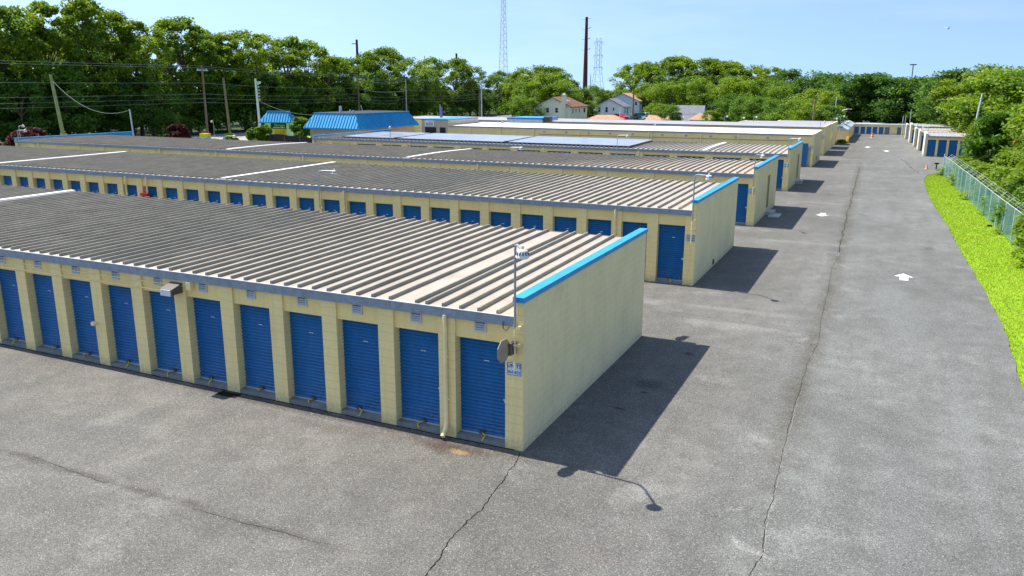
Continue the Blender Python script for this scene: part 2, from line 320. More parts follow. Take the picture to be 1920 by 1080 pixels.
# grass blades on the verge
gv = []; gf = []
for i in range(46000):
    y = 8+64*(rnd.random()**1.25); xl = np.interp(y, [p[1] for p in EDGE], [p[0] for p in EDGE])+.0; xr = 11.5+(70-y)*.038+.3
    x = rnd.uniform(xl-.05, xr); h = rnd.uniform(.022, .055); a = rnd.uniform(0, 6.28); wd = .012+.0002*y; dx, dy = math.cos(a)*wd, math.sin(a)*wd
    b = len(gv); gv += [(x-dx, y-dy, -.035), (x+dx, y+dy, -.035), (x+rnd.uniform(-.04, .04), y+rnd.uniform(-.04, .04), h-.02)]; gf.append((b, b+1, b+2))
me = bpy.data.meshes.new('grass'); me.from_pydata(gv, [], gf); me.materials.append(M['leafg'] if 'leafg' in M else leafm('grass_blades', [(.20, .34, .012), (.24, .39, .014), (.28, .42, .02), (.36, .36, .05)], .3))
tag(place('grass', me), 'bright green mown grass on the verge beside the chain link fence', 'grass', kind='stuff')
# cracks as thin sheets
M['crack'] = plain('crack_black', (.018, .016, .014), .95, .05)  # even near-black colour for cracks, joints and the drain cover
M['crack_pale'] = plain('pale_crack', (.30, .285, .25), .95, .05)
def crack(name, pts, w0, w1, mat, jit=.03, step=.05, seed=1):
    r = random.Random(seed); P = []
    for i in range(len(pts)-1):
        (x0, y0), (x1, y1) = pts[i], pts[i+1]; L = math.hypot(x1-x0, y1-y0); n = max(1, int(L/step))
        for k in range(n): t = k/n; P.append((x0+(x1-x0)*t, y0+(y1-y0)*t))
    P.append(pts[-1]); mb = MB(); prev = None; ox = 0
    for i, (x, y) in enumerate(P):
        ox = ox*.75+r.uniform(-jit, jit); j = min(i+1, len(P)-1); k = max(i-1, 0)
        tx, ty = P[j][0]-P[k][0], P[j][1]-P[k][1]; L = math.hypot(tx, ty) or 1; nx, ny = -ty/L, tx/L
        wd = r.uniform(w0, w1)*.5; a = (x+nx*(ox+wd), y+ny*(ox+wd), .004); b = (x+nx*(ox-wd), y+ny*(ox-wd), .004)
        if prev: mb.quad(prev[0], prev[1], b, a)
        prev = (a, b)
    o = mb.build(name, mat); o['kind'] = 'structure'; return o
crack('asphalt_crack', [(-.02, -.1), (.12, -.73), (.15, -1.24), (.23, -1.93), (.28, -2.58), (.27, -3.2), (.31, -3.76), (.43, -4.33), (.42, -4.83), (.5, -6)], .008, .03, M['crack'], .022)
crack('asphalt_crack', [(-4.6, -4.83), (-3.43, -4.85), (-2.76, -4.77), (-1.9, -4.78), (-1.5, -4.72)], .004, .012, M['crack'], .012, seed=4)
crack('asphalt_crack', [(-9.3, -4.69), (-7.69, -4.80), (-6.9, -4.84)], .004, .014, M['crack'], .012, seed=5)
crack('asphalt_seam', [(5.17, -2.59), (5.28, -1.87), (5.18, -.68), (5.15, .88), (5.09, 2.75), (5.05, 5.86), (5.05, 8.79), (5.16, 11.06), (5.02, 13.98), (4.96, 18.1), (4.79, 22.82), (4.95, 25.2)], .004, .018, M['crack'], .012, seed=2)
crack('asphalt_seam', [(5.2, -2.6), (5.31, -1.87), (5.21, -.68), (5.18, .88), (5.12, 2.75), (5.08, 5.86)], .003, .012, M['crack_pale'], .012, seed=3)
crack('asphalt_seam', [(4.86, 26.2), (4.76, 31.69), (4.6, 40.07), (4.52, 47), (4.37, 57.87), (4.16, 73.18)], .015, .05, M['crack'], .04, .15, seed=6)
crack('asphalt_crack', [(-.5, 69.5), (-1.2, 71)], .02, .05, M['crack'], .05, seed=7)
crack('asphalt_crack', [(-.2, 12.6), (1.5, 12.3), (3.8, 11.9), (5.1, 11.6)], .006, .016, M['crack'], .03, seed=8)
crack('asphalt_crack', [(5.1, 22), (5.9, 22.2), (7.3, 23)], .006, .015, M['crack'], .02, seed=9)
crack('asphalt_crack', [(8.6, 77.5), (9.3, 71.8), (9.4, 70)], .03, .07, M['crack'], .05, .2, seed=10)
crack('asphalt_crack', [(8.0, 88), (8.7, 80), (8.9, 76)], .03, .06, M['crack'], .05, .2, seed=12)
crack('asphalt_crack', [(-.3, 13.1), (-1.6, 12.3), (-1.8, 11)], .01, .02, M['crack'], .02, seed=11)
crack('wall_foot_joint', [(-20, -.03), (-.2, -.03)], .02, .05, M['crack'], .008, seed=13)
# painted arrows
def arrowm():
    g = G('worn_road_paint', .6, .3); return g.color(g.mix(g.ramp(g.noise(7, 5, .7), .55, .68, 0, .6), (.82, .82, .80), (.4, .39, .37)))
M['paint'] = arrowm()
def arrow(x, y, s, flip, label):
    P = [(0, .62), (-.37, -.02), (-.155, -.02), (-.155, -.72), (.165, -.72), (.165, -.02), (.37, -.02)]
    q = [(x+a*s, y+b*s*(-1 if flip else 1)) for a, b in P]; o = poly('lane_arrow', q, .005, M['paint'], 'structure'); return o
arrow(7.66, 22.05, 1, False, ''); arrow(3.2, 38.7, 1.05, True, ''); arrow(4.0, 106, 1.3, True, ''); arrow(6.4, 99.5, 1.3, False, '')
# drain grate
t = empty('drain_grate', (4.6, 25.8, 0), 'black slotted storm drain grate in the lane seam', 'drain')
mb = MB(); mb.box(-.3, .3, -.36, .36, .002, .006); mb.build('drain_opening', M['darkgap'], t)
mb = MB(); mb.box(-.33, .33, -.4, -.36, .002, .014); mb.box(-.33, .33, .36, .4, .002, .014)
for k in range(8): mb.box(-.3+k*.082, -.272+k*.082, -.36, .36, .006, .013)
mb.build('grate_bars', plain('worn_iron', (.28, .27, .25), .6), t)
o = MB().box(-.32, .32, -.09, .16, .002, .008).mesh('drain_cover', M['crack']); tag(place('drain_cover', o, None, (-8.17, -.25, 0)), 'small black drain cover at the foot of the front row', 'drain')
# ------------------------------------------------------------------ storage rows
def roll_door_mesh(wd, h, mat, n=None):
    n = n or int(h/.084); mb = MB(); vs = []; prof = []
    for i in range(n):
        z = i*h/n; s = h/n; prof += [(z, 0), (z+s*.38, -.028), (z+s*.6, -.028), (z+s*.9, 0)]
    prof.append((h, 0))
    for z, y in prof: vs += [(0, y, z), (wd, y, z)]
    mb.add(vs, [(2*i, 2*i+1, 2*i+3, 2*i+2) for i in range(len(prof)-1)])
    return mb.mesh('door', mat)
PLATE = MB().box(0, .11, -.008, 0, 0, .045).mesh('number_plate', M['white'])
HAND = MB().box(-.13, .0, -.06, -.02, 0, .05).box(-.1, -.04, -.08, -.06, -.03, .04).mesh('latch', M['silver'])
BAR = None
def rope_mesh(k):
    r = random.Random(k); mb = MB(); mb.cur = 1; mb.box(-.06, .06, -.07, .0, .02, .08); mb.cur = 0; a = r.uniform(-1, 1)
    ln = r.uniform(.6, 1.2); pts = [(0, -.04, .06)]
    for i in range(1, 9):
        t = i/8; pts.append((math.sin(t*2.6)*.16*a+t*.05, -.05-t*.2*ln, .04 if -.05-t*.2*ln > -.21 else .02))
    pts = [(x, y, max(z, .02)) if y > -.245 else (x, y, -.05) for x, y, z in pts]
    mb.tube(pts, .015, 6); return mb.mesh('pull_rope', [M['yellow'], M['bronze']])
ROPES = [rope_mesh(k) for k in range(5)]
VENT = MB()
VENT.box(-.14, .14, -.012, 0, 0, .19)
VENTM = None
def vent_mesh():
    mb = MB(); mb.box(-.14, -.11, -.03, 0, 0, .2); mb.box(.11, .14, -.03, 0, 0, .2); mb.box(-.11, .11, -.03, 0, 0, .04)
    mb.cur = 1; mb.box(-.11, .11, -.004, 0, .04, .2); mb.cur = 0
    for k in range(3):
        z = .05+k*.05; mb.hexa([(-.11, -.03, z), (.11, -.03, z), (-.11, -.006, z+.026), (.11, -.006, z+.026), (-.11, -.03, z+.006), (.11, -.03, z+.006), (-.11, -.006, z+.034), (.11, -.006, z+.034)])
    return mb.mesh('vent', [M['vent'], M['darkgap']])
VENTM = vent_mesh()
def storage_row(label, X, Y, L, D=9.25, H=3.4, ze=3.03, pitch=1.515, pw=.43, pl=1.53, ndoor=0, dtop=2.38, ribs=True, coping=True, hump=0., roof='roof', strips=(), vents=False, sills=0, ropes=0, plates=0, downs=(), left_coping=False, lext=0, lH=None, rise=.08, numbers=None, first_ribs=None, pillars=True, vent_x=(), fh=.22, wall='wall', rib_h=.082):
    t = empty('storage_building', (X, Y, 0), label, 'building', 'long storage rows')
    zl = ze-.07
    mb = MB(); mb.box(-L+.2, -.2, .30, D, 0, zl-.02)
    mb.build('rear_wall', M[wall], t)
    mb = MB(); mb.box(-.2, 0, 0, D, 0, H); mb.build('end_wall', M[wall], t)
    mb = MB(); lH = lH or H; mb.box(-L, -L+.2, 0, D+lext, 0, lH); mb.build('end_wall', M[wall], t)
    mp = MB(); ml = MB(); MB().box(-.2, -.001, -.004, -.0005, 0, H-.075).build('corner_face', M['pillar'], t)
    if pillars:
        mp.box(-.43, -.2, .002, .299, 0, zl)
        edges = [-.43]; nb = int((L-pl)/pitch)
        for k in range(nb+1):
            xr = -pl-k*pitch; xl = xr-pw
            if xl < -L+.2: break
            (MB().box(xl, xr, 0, .299, 0, zl).build('pillar', M['pillar'], t) if k < 42 else mp.box(xl, xr, 0, .299, 0, zl)); edges += [xr, xl]
        for i in range(0, len(edges)-1, 2):
            a, b = edges[i], edges[i+1]; ml.box(b, a, .05, .299, dtop, zl-.002)
        mp.build('pillar', M['pillar'], t); ml.build('lintel', M['lintel'], t)
        openings = [(edges[i+1], edges[i]) for i in range(0, len(edges)-1, 2)]
        dm = {}
        for i, (a, b) in enumerate(openings[:ndoor]):
            wd = round(b-a, 2)
            if wd not in dm: dm[wd] = roll_door_mesh(wd, dtop-.1, M['door'])
            d = place('door', dm[wd], t, (a, .25, .1)); d['label'] = 'blue roll-up door'
            if i < sills: MB().box(a, b, -.0, .298, 0, .1).build('sill', M['concrete'], t); MB().box(a+.01, b-.01, .2, .26, .1, .125).build('bottom_bar', M['galv_light'], d, (-a, -.25, -.1))
            if i < plates: place('number_plate', PLATE, d, (wd*.5, -.016, 1.72)); place('latch', HAND, d, (wd, 0, .9))
            if numbers and i < len(numbers): text(numbers[i], .04, M['ink'], d, (wd*.5+.055, -.027, 1.728), name='door_number')
            if i < ropes: place('pull_rope', ROPES[i % 5], d, (wd*(.45+.12*math.sin(i*2.3)), 0, 0))
        if vents:
            for a, b in openings[:18]: place('vent', VENTM, t, ((a+b)/2, .05, zl-.39))
    else:
        mp.box(-L+.2, -.2, 0, .299, 2.02, zl); 
        for k in range(int(L/2.8)):
            x = -1-k*2.8; mp.box(x-.6, x, .001, .299, 0, 2.02)
        mp.build('front_wall', M['pillar'], t)
        dmm = roll_door_mesh(2.2, 2.0, M['door'])
        for k in range(min(ndoor, int(L/2.8)-1)): place('door', dmm, t, (-1-k*2.8-2.8, .25, .02))
        for vx in vent_x: place('vent', VENTM, t, (vx, 0, zl-.45))
    # fascia / gutter
    mb = MB(); x = -.21; mb.cur = 0
    while x > -L:
        xa = max(x-3.05, -L); mb.box(xa+.006, x, -.06, -.012, ze-fh, ze-.012); x = xa
    mb.box(-L, -.215, -.05, -.02, ze-fh+.004, ze-.016); mb.cur = 1; mb.box(-L, -.21, -.07, -.035, ze-.011, ze+.004)
    mb.build('fascia', [M['fascia'], M['fascia_edge']], t)
    # roof sheet, ribs
    N = 8
    def zr(s): return ze-.012+s*rise+hump*math.sin(math.pi*s)
    ys = [D*1.01*i/N for i in range(N+1)]; mb = MB()
    for i in range(N):
        a, b = ys[i]/D, ys[i+1]/D
        mb.hexa([(-L, ys[i], zr(a)-.05), (-.21, ys[i], zr(a)-.05), (-L, ys[i+1], zr(b)-.05), (-.21, ys[i+1], zr(b)-.05), (-L, ys[i], zr(a)), (-.21, ys[i], zr(a)), (-L, ys[i+1], zr(b)), (-.21, ys[i+1], zr(b))])
    rf = mb.build('roof', M[roof], t)
    if ribs:
        xs = list(first_ribs or []); x = xs[-1] if xs else -.3
        while x > -L+.5: x -= .42; xs.append(x)
        mb = MB(); r = random.Random(int(Y))
        for x in xs:
            x += r.uniform(-.012, .012)
            for i in range(N):
                a, b = ys[i]/D, ys[i+1]/D; y0 = ys[i]+(.015 if i == 0 else 0); za, zb = zr(a)+.001, zr(b)+.001
                mb.hexa([(x-.03, y0, za), (x+.03, y0, za), (x-.03, ys[i+1], zb), (x+.03, ys[i+1], zb), (x-.018, y0, za+rib_h), (x+.018, y0, za+rib_h), (x-.018, ys[i+1], zb+rib_h), (x+.018, ys[i+1], zb+rib_h)])
        mb.build('roof_ribs', M['rib'], rf)
    for x in strips:
        mb = MB()
        for i in range(N):
            a, b = ys[i]/D, ys[i+1]/D; z0, z1 = zr(a)+.01, zr(b)+.01
            mb.hexa([(x-.17, ys[i], z0), (x+.17, ys[i], z0), (x-.17, ys[i+1], z1), (x+.17, ys[i+1], z1), (x-.14, ys[i], z0+.09), (x+.14, ys[i], z0+.09), (x-.14, ys[i+1], z1+.09), (x+.14, ys[i+1], z1+.09)])
        mb.build('expansion_cap', M['strip'], rf)
    MB().box(-L, -.21, ys[-1], ys[-1]+.05, zr(1)-.13, zr(1)+.01).build('drip_edge', M['drip'], rf)
    def cope(x0, x1, D=D, H=H):
        mb = MB(); mb.box(x0-.025, x1+.025, -.06, D+.06, H, H+.02); mb.hexa([(x0-.03, -.065, H-.06), (x1+.03, -.065, H-.06), (x0-.03, D+.065, H-.06), (x1+.03, D+.065, H-.06), (x0-.025, -.06, H-.001), (x1+.025, -.06, H-.001), (x0-.025, D+.06, H-.001), (x1+.025, D+.06, H-.001)])
        mb.box(x0-.027, x1+.027, -.062, D+.062, H+.02, H+.05); mb.build('coping', M['coping'], t)
    if coping: cope(-.2, 0)
    if left_coping: cope(-L, -L+.2, D+lext, lH); MB().box(-L+.2, -L+.215, .1, D+lext, ze-.25, lH-.06).build('coping_skirt', M['coping'], t)
    for x in downs:
        mb = MB(); mb.tube([(x, -.05, zl-.1), (x, -.05, .3), (x, -.08, .2), (x, -.2, .1)], .048, 10); mb.cur = 1; mb.tube([(x, -.055, .33), (x, -.1, .2), (x, -.24, .08)], .056, 10)
        for z in (.9, 1.9): mb.cur = 0; mb.box(x-.07, x+.07, -.055, -.0, z, z+.03)
        mb.build('downspout', [M['cream_pipe'], M['cream_pipe']], t)
    return t
b1 = storage_row('front storage row with eleven large blue doors, white louvre vents and blue-capped end wall', 0, 0, 64.4, pitch=1.585, pw=.42, pl=1.64, ndoor=15, vents=True, sills=15, ropes=14, plates=15, downs=(-1.86,), numbers=[str(822+k) for k in range(12)], strips=(-26.1,), first_ribs=[-.63, -1.08, -1.51, -1.94, -2.36, -2.62, -3.32, -3.78], left_coping=True)
# conduits on the front row
mb = MB(); mb.tube([(-9.55, -.02, 2.66), (-22, -.02, 2.66)], .014, 6); mb.tube([(-9.95, -.02, 2.47), (-22, -.02, 2.47)], .018, 6); mb.tube([(-9.55, -.02, 2.66), (-9.45, -.02, 2.66)], .014, 6)
mb.build('conduit', M['cream_pipe'], b1)
MB().box(-9.45, -9.28, -.09, 0.04, 2.6, 2.8).build('junction_box', M['cream_pipe'], b1)
b2 = storage_row('second storage row from the front, one red box on its wall and blue-capped end wall', -.01, 16.58, 64.3, H=3.385, ze=3.03, ndoor=32, sills=3, plates=30, ropes=2, downs=(-3.3, -16.8, -29.9, -31.5), strips=(-24.4, -42.65), left_coping=False)
b3 = storage_row('third storage row with a rust-marked arched roof and a narrow door in its end wall', -.05, 32.41, 64.4, H=3.325, ze=2.97, pitch=2.94, pw=.62, pl=3.0, ndoor=21, hump=.05, rise=-.03, lext=3.2, lH=3.15, roof='roof_rusty', strips=(-23.2, -39.4), downs=(-17.76, -32.1, -40.5, -46.5, -61.2), left_coping=True, sills=1, plates=1)
b4 = storage_row('fourth storage row carrying three solar panel arrays', -.2, 50.24, 45.4, H=3.23, ze=2.83, pitch=2.85, pw=.62, pl=3.0, ndoor=14, hump=.04, lext=4.6, lH=2.98, downs=(-11.9, -20.4, -34), left_coping=True, sills=1, plates=1, strips=(-6.6,))
b5 = storage_row('long storage row with a white roof and small wall vents behind the solar panels', -.27, 71.86, 42, H=3.3, ze=3.22, ndoor=13, dtop=2.0, ribs=False, coping=False, roof='roof_white', pillars=False, vent_x=[-1.8, -4.5, -7.7, -10.3, -12.9, -15.5, -18.8, -21.4, -23.9, -26.6, -29.3], downs=(-7.4, -11.3, -17, -25, -30.6, -38.9), D=9.4, fh=.14)
b5.children[0]
mb = MB(); mb.tube([(-30, -.02, 2.5), (-2, -.02, 2.56)], .02, 6); mb.build('conduit', M['bronze'], b5)
MB().box(-1.1, -.5, -.004, .0, .1, 2.35).build('door', M['door'], b5)
b6 = storage_row('grey-roofed storage row behind the white-roofed one', -.39, 87.96, 60, H=3.38, ze=3.3, ndoor=2, ribs=False, coping=False, roof='roof_grey', pillars=False, D=9, fh=.14)
b7 = storage_row('short-fronted storage row seventh from the front along the lane', -.35, 99.2, 12, H=3.3, ze=3.2, ndoor=2, ribs=False, coping=False, roof='roof_grey', pillars=False, D=6.5, fh=.14)
b8 = storage_row('storage row farthest along the left of the lane', -.41, 108.4, 8, H=3.2, ze=3.1, ndoor=1, ribs=False, coping=False, roof='roof_grey', pillars=False, D=3.6, fh=.14)
# end wall doors with steps (third and fourth rows)
for b, y0, y1, z0, z1 in ((b3, 37.1-32.41, 38.1-32.41, .4, 2.43), (b4, 56-50.24, 57.2-50.24, .4, 2.39)):
    MB().box(.0, .012, y0, y1, z0, z1).build('end_door', M['brown_door'], b); MB().box(.0, .02, y0-.06, y0, z0, z1+.05).box(0, .02, y1, y1+.06, z0, z1+.05).box(0, .02, y0, y1, z1, z1+.05).build('door_frame', M['lintel'], b)
    MB().box(.0, .5, y0-.05, y1+.1, 0, .22).build('doorstep', M['slab'], b)
tag(place('concrete_slab', MB().box(-.3, .35, -.75, .75, .004, .07).mesh('concrete_slab', M['slab'])), 'loose pale concrete slab on the dark asphalt by the third end wall', 'slab').location = (.55, 36.9, 0)
MB().box(0, .02, 3.9, 4.15, .1, .32).build('wall_hatch', M['black'], b2)
MB().box(0, .02, 4.9, 5.2, .3, .75).build('wall_hatch', M['black'], b5)
MB().box(-30.3+.01, -29.78, -.22, 0, 1.75, 2.02).build('red_box', M['red'], b2)
# orange line on office
# ------------------------------------------------------------------ solar arrays
def solarm():
    g = G('solar_cells', .12, .6); x, y, z = g.xyz()
    b = g.n('ShaderNodeTexBrick'); b.offset = 0; g.t.links.new(g.vec(x, y, 0), b.inputs['Vector']); b.inputs['Scale'].default_value = 1; b.inputs['Brick Width'].default_value = 1.0; b.inputs['Row Height'].default_value = 1.65; b.inputs['Mortar Size'].default_value = .02
    g.t.links.new(g.ramp(g.noise(.8, 4), .3, .7, .1, .3), g.b.inputs['Roughness'])
    return g.color(g.mix(b.outputs['Fac'], g.mix(g.ramp(g.noise(.6, 4), .3, .7), (.22, .23, .26), (.30, .31, .34)), (.45, .47, .5)))
M['solar'] = solarm()
for i, (x0, x1, lab) in enumerate(((-42.2, -36.3, 'leftmost and shortest solar array on the fourth roof'), (-35.9, -24.7, 'middle solar array on the fourth roof'), (-24.3, -13.0, 'rightmost solar array on the fourth roof, nearest the bare ribbed roof'))):
    t = empty('solar_array', (x0, 50.75, 2.85), lab, 'solar panels', 'solar arrays on the fourth roof'); wd = x1-x0
    MB().hexa([(0, 0, .13), (wd, 0, .13), (0, 6.9, .27), (wd, 6.9, .27), (0, 0, .165), (wd, 0, .165), (0, 6.9, .305), (wd, 6.9, .305)]).build('panels', M['solar'], t)
    mb = MB(); mb.box(0, wd, .03, .07, .0, .13)
    for k in range(int(wd/1.5)): mb.box(k*1.5+.3, k*1.5+.35, .1, 6.8, .12, .13)
    mb.box(-.03, 0, -.02, 6.9, .02, .18); mb.box(wd, wd+.03, -.02, 6.9, .02, .2); mb.build('mounting_frame', M['black'], t)
# ------------------------------------------------------------------ wall lamps on poles
def lamp_meshes():
    d = {}
    mb = MB(); mb.tube([(0, 0, 1.9), (0, 0, 2.85)], .021, 8); mb.cur = 0
    d['conduit'] = mb.mesh('conduit', M['cream_pipe'])
    mb = MB(); mb.tube([(0, 0, 2.83), (0, 0, 4.48), (.03, -.04, 4.56), (.12, -.16, 4.6), (.45, -.66, 4.62)], .026, 8); mb.tube([(0, 0, 2.8), (0, 0, 2.88)], .035, 8)
    d['pole'] = mb.mesh('pole', M['galv'])
    mb = MB()
    for z in (2.8, 2.42): mb.box(-.03, .13, -.03, .0, z, z+.03); mb.box(.06, .11, -.035, .09, z-.01, z+.04)
    d['bracket'] = mb.mesh('bracket', M['cream_pipe'])
    mb = MB(); mb.tube([(-.12, -.02, 2.82), (-.2, 0, 2.72), (-.28, 0.02, 2.76), (-.3, .04, 2.9)], .012, 6); d['cable'] = mb.mesh('cable', M['bronze'])
    mb = MB()
    def ring(cx, cy, z, rr, n=12): return [(cx+math.cos(2*math.pi*k/n)*rr, cy+math.sin(2*math.pi*k/n)*rr, z) for k in range(n)]
    cx, cy = .5, -.76; prof = [(4.62, .06), (4.655, .065), (4.63, .10), (4.53, .13), (4.50, .135), (4.47, .1), (4.46, .04)]
    vs = []
    for z, rr in prof: vs += ring(cx, cy, z, rr)
    fs = [(i*12+k, i*12+(k+1) % 12, (i+1)*12+(k+1) % 12, (i+1)*12+k) for i in range(len(prof)-1) for k in range(12)]+[tuple(range(12))[::-1], tuple(range(len(vs)-12, len(vs)))]
    mb.add(vs, fs); mb.cur = 1
    for k in range(12): a = 2*math.pi*k/12; mb.hexa([(cx+math.cos(a+e)*r, cy+math.sin(a+e)*r, z) for z, r in ((4.545, .133), (4.605, .114)) for r, e in ((r, -.1), (r, .1), (r-.02, -.1), (r-.02, .1))])
    d['lamp_head'] = mb.mesh('lamp_head', [M['white'], M['black']])
    mb = MB(); mb.tube([(cx, cy, 4.65), (cx, cy, 4.72)], .035, 8); d['photocell'] = mb.mesh('photocell', M['cream_pipe'])
    return d
LM = lamp_meshes()
def lamp(x, y, ztop, label, rz=0, full=False, h0=0):
    dz = ztop-4.6; t = empty('wall_lamp', (x, y, h0), label, 'lamp', 'pole lamps on the storage rows', rz)
    for k, me in LM.items():
        if k == 'cable' and not full: continue
        z = dz
        place(k, me, t, (0, 0, z))
lamp(-.15, -.12, 4.6, 'grey pole lamp at the near corner of the front row, above the mirror', full=True)
LN = ['second', 'third', 'fourth']
lamp(-.15, 16.44, 4.45, 'pole lamp at the lane corner of the second row, over its units sign', rz=R_(14))
lamp(-.2, 32.28, 4.08, 'pole lamp at the lane corner of the third row')
lamp(-.35, 50.1, 4.02, 'pole lamp at the lane corner of the fourth row', rz=R_(30))
lamp(-18.15, 16.40, 3.78, 'pole lamp standing mid-way along the second row facade', rz=R_(60))
lamp(-15.45, 32.2, 3.98, 'pole lamp at the third row facade, right of the middle of the photo', rz=R_(50))
lamp(-39.4, 32.2, 4.04, 'pole lamp at the third row facade, left of the clipped hedge', rz=R_(62))
lamp(-63.6, 32.2, 3.9, 'pole lamp at the left end of the third row, arm reaching right', rz=R_(65))
lamp(-64.5, 33, 4.2, 'leftmost pole lamp, behind the left end of the third row', rz=R_(180))
lamp(-13.9, 50.0, 3.9, 'pole lamp in front of the rightmost solar array', rz=R_(50))
lamp(-36.2, 50.0, 4.1, 'pole lamp in front of the gap between the left solar arrays')
lamp(-16.8, 71.7, 3.85, 'pole lamp against the white-roofed row, right one of two')
lamp(-35, 71.7, 3.8, 'pole lamp against the white-roofed row, left one of two')
lamp(-1.0, 87.8, 4.0, 'pole lamp at the lane corner of the grey-roofed row')
lamp(-.3, 99, 4.0, 'pole lamp on the seventh row end wall')
lamp(.1, 108.2, 4.05, 'pole lamp on the farthest left row end wall')
for i, (x, z) in enumerate(((-19.75, 3.9), (-13.9, 4.1), (-11.7, 3.95), (-10.1, 4.1))): lamp(x, 97.4, z, '%s of four small lamps from the left above the grey roof' % ORD[i])
lamp(-68.5, 60.2, 4.0-.35, 'free-standing grey lamp on the lawn left of the clipped bush', h0=0)
# ------------------------------------------------------------------ signs, mirror, wall light
def sign(x, y, z, wd, h, label, lines, rz=0):
    t = empty('unit_sign', (x, y, z), label, 'sign', 'units signs on the rows', rz)
    MB().box(-wd/2, wd/2, -.012, 0, -h/2, h/2).build('sign_panel', M['sign'], t)
    e = .008; MB().box(-wd/2+.01, wd/2-.01, -.016, -.012, h/2-.02, h/2-.02+e).box(-wd/2+.01, wd/2-.01, -.016, -.012, -h/2+.012, -h/2+.012+e).box(-wd/2+.01, -wd/2+.01+e, -.016, -.012, -h/2+.02, h/2-.02).box(wd/2-.01-e, wd/2-.01, -.016, -.012, -h/2+.02, h/2-.02).build('border', M['ink'], t)
    for s, size, dz in lines:
        if s[0] == '#':
            mb = MB(); r = random.Random(len(s)); xx = -wd*.38
            while xx < wd*.36: q = r.uniform(.012, .035); mb.box(xx, xx+q, -.016, -.012, dz, dz+size); xx += q+.012
            mb.build('lettering', M['ink'], t)
        else: text(s, size, M['ink'], t, (0, -.0145, dz))
    return t
sign(-.21, -.004, 1.86, .345, .3, 'pale blue sign reading UNITS 865-822 on the front row corner', [('UNITS', .115, .03), ('865-822', .086, -.1)])
sign(-.2, 16.57, 1.92, .34, .29, 'small pale units sign with three lines on the second row corner', [('UNITS', .1, .04), ('#a', .045, -.03), ('#abc', .045, -.1)])
for x, y, z, nm in ((-.28, 32.4, 2.0, 'third'), (-.42, 50.23, 1.95, 'fourth'), (-.5, 71.84, 2.0, 'white-roofed'), (-.6, 87.94, 2.2, 'grey-roofed')):
    sign(x, y, z, .36, .3, 'faint blue units sign on the %s row corner' % nm, [('UNITS', .1, .04), ('#ab', .06, -.08)])
sign(-.1, 113.88, 2.3, .8, .45, 'wide blue units sign on the small building at the lane end', [('UNITS', .16, .02), ('#ab', .1, -.15)])
# convex mirror seen from the back
t = empty('traffic_mirror', (-.30, -.36, 2.36), 'tan-backed octagonal convex mirror on a bracket at the front corner', 'mirror', rz=R_(-96))
mb = MB(); n = 8; vs = []
for z, rr in ((0, .26), (.015, .26), (.05, .14)):
    for k in range(n): a = 2*math.pi*(k+.5)/n; vs.append((math.cos(a)*rr, z, math.sin(a)*rr))
mb.add(vs, [(i*n+k, (i+1)*n+k, (i+1)*n+(k+1) % n, i*n+(k+1) % n) for i in range(2) for k in range(n)]+[tuple(range(n)), tuple(range(2*n, 3*n))[::-1]])
mb.build('mirror_back', plain('tan_mirror_back', (.36, .28, .19), .6), t)
mb = MB(); mb.box(-.36, -.12, .04, .1, -.13, .13); mb.build('mirror_bracket', M['bronze'], t)
t2 = t.copy(); COL.objects.link(t2); t2.location = (-.30, 9.6, 2.36); t2['label'] = 'convex mirror hidden at the back corner of the front row, its shadow on the asphalt'
for ch in list(t.children):
    c_ = ch.copy(); COL.objects.link(c_); c_.parent = t2
t = empty('wall_light', (-9.85, 0, 2.6), 'boxy dark wall floodlight on a pillar of the front row', 'light')
MB().hexa([(-.2, -.36, -.12), (.2, -.36, -.12), (-.2, 0, -.12), (.2, 0, -.12), (-.2, -.36, .03), (.2, -.36, .03), (-.2, 0, .14), (.2, 0, .14)]).build('light_housing', M['bronze'], t)
MB().box(-.17, .17, -.39, -.36, -.14, .02).build('lens', M['lens'], t)
t = empty('spigot', (-13.1, 0, 1.23), 'small cream sensor knob on a front row pillar', 'fixture')
MB().tube([(0, 0, 0), (0, -.09, 0)], .04, 10).box(-.05, .05, -.14, -.06, -.05, .05).build('knob', M['cream_pipe'], t)
MB().box(-.16, -.03, .0, .03, -.4, .1)
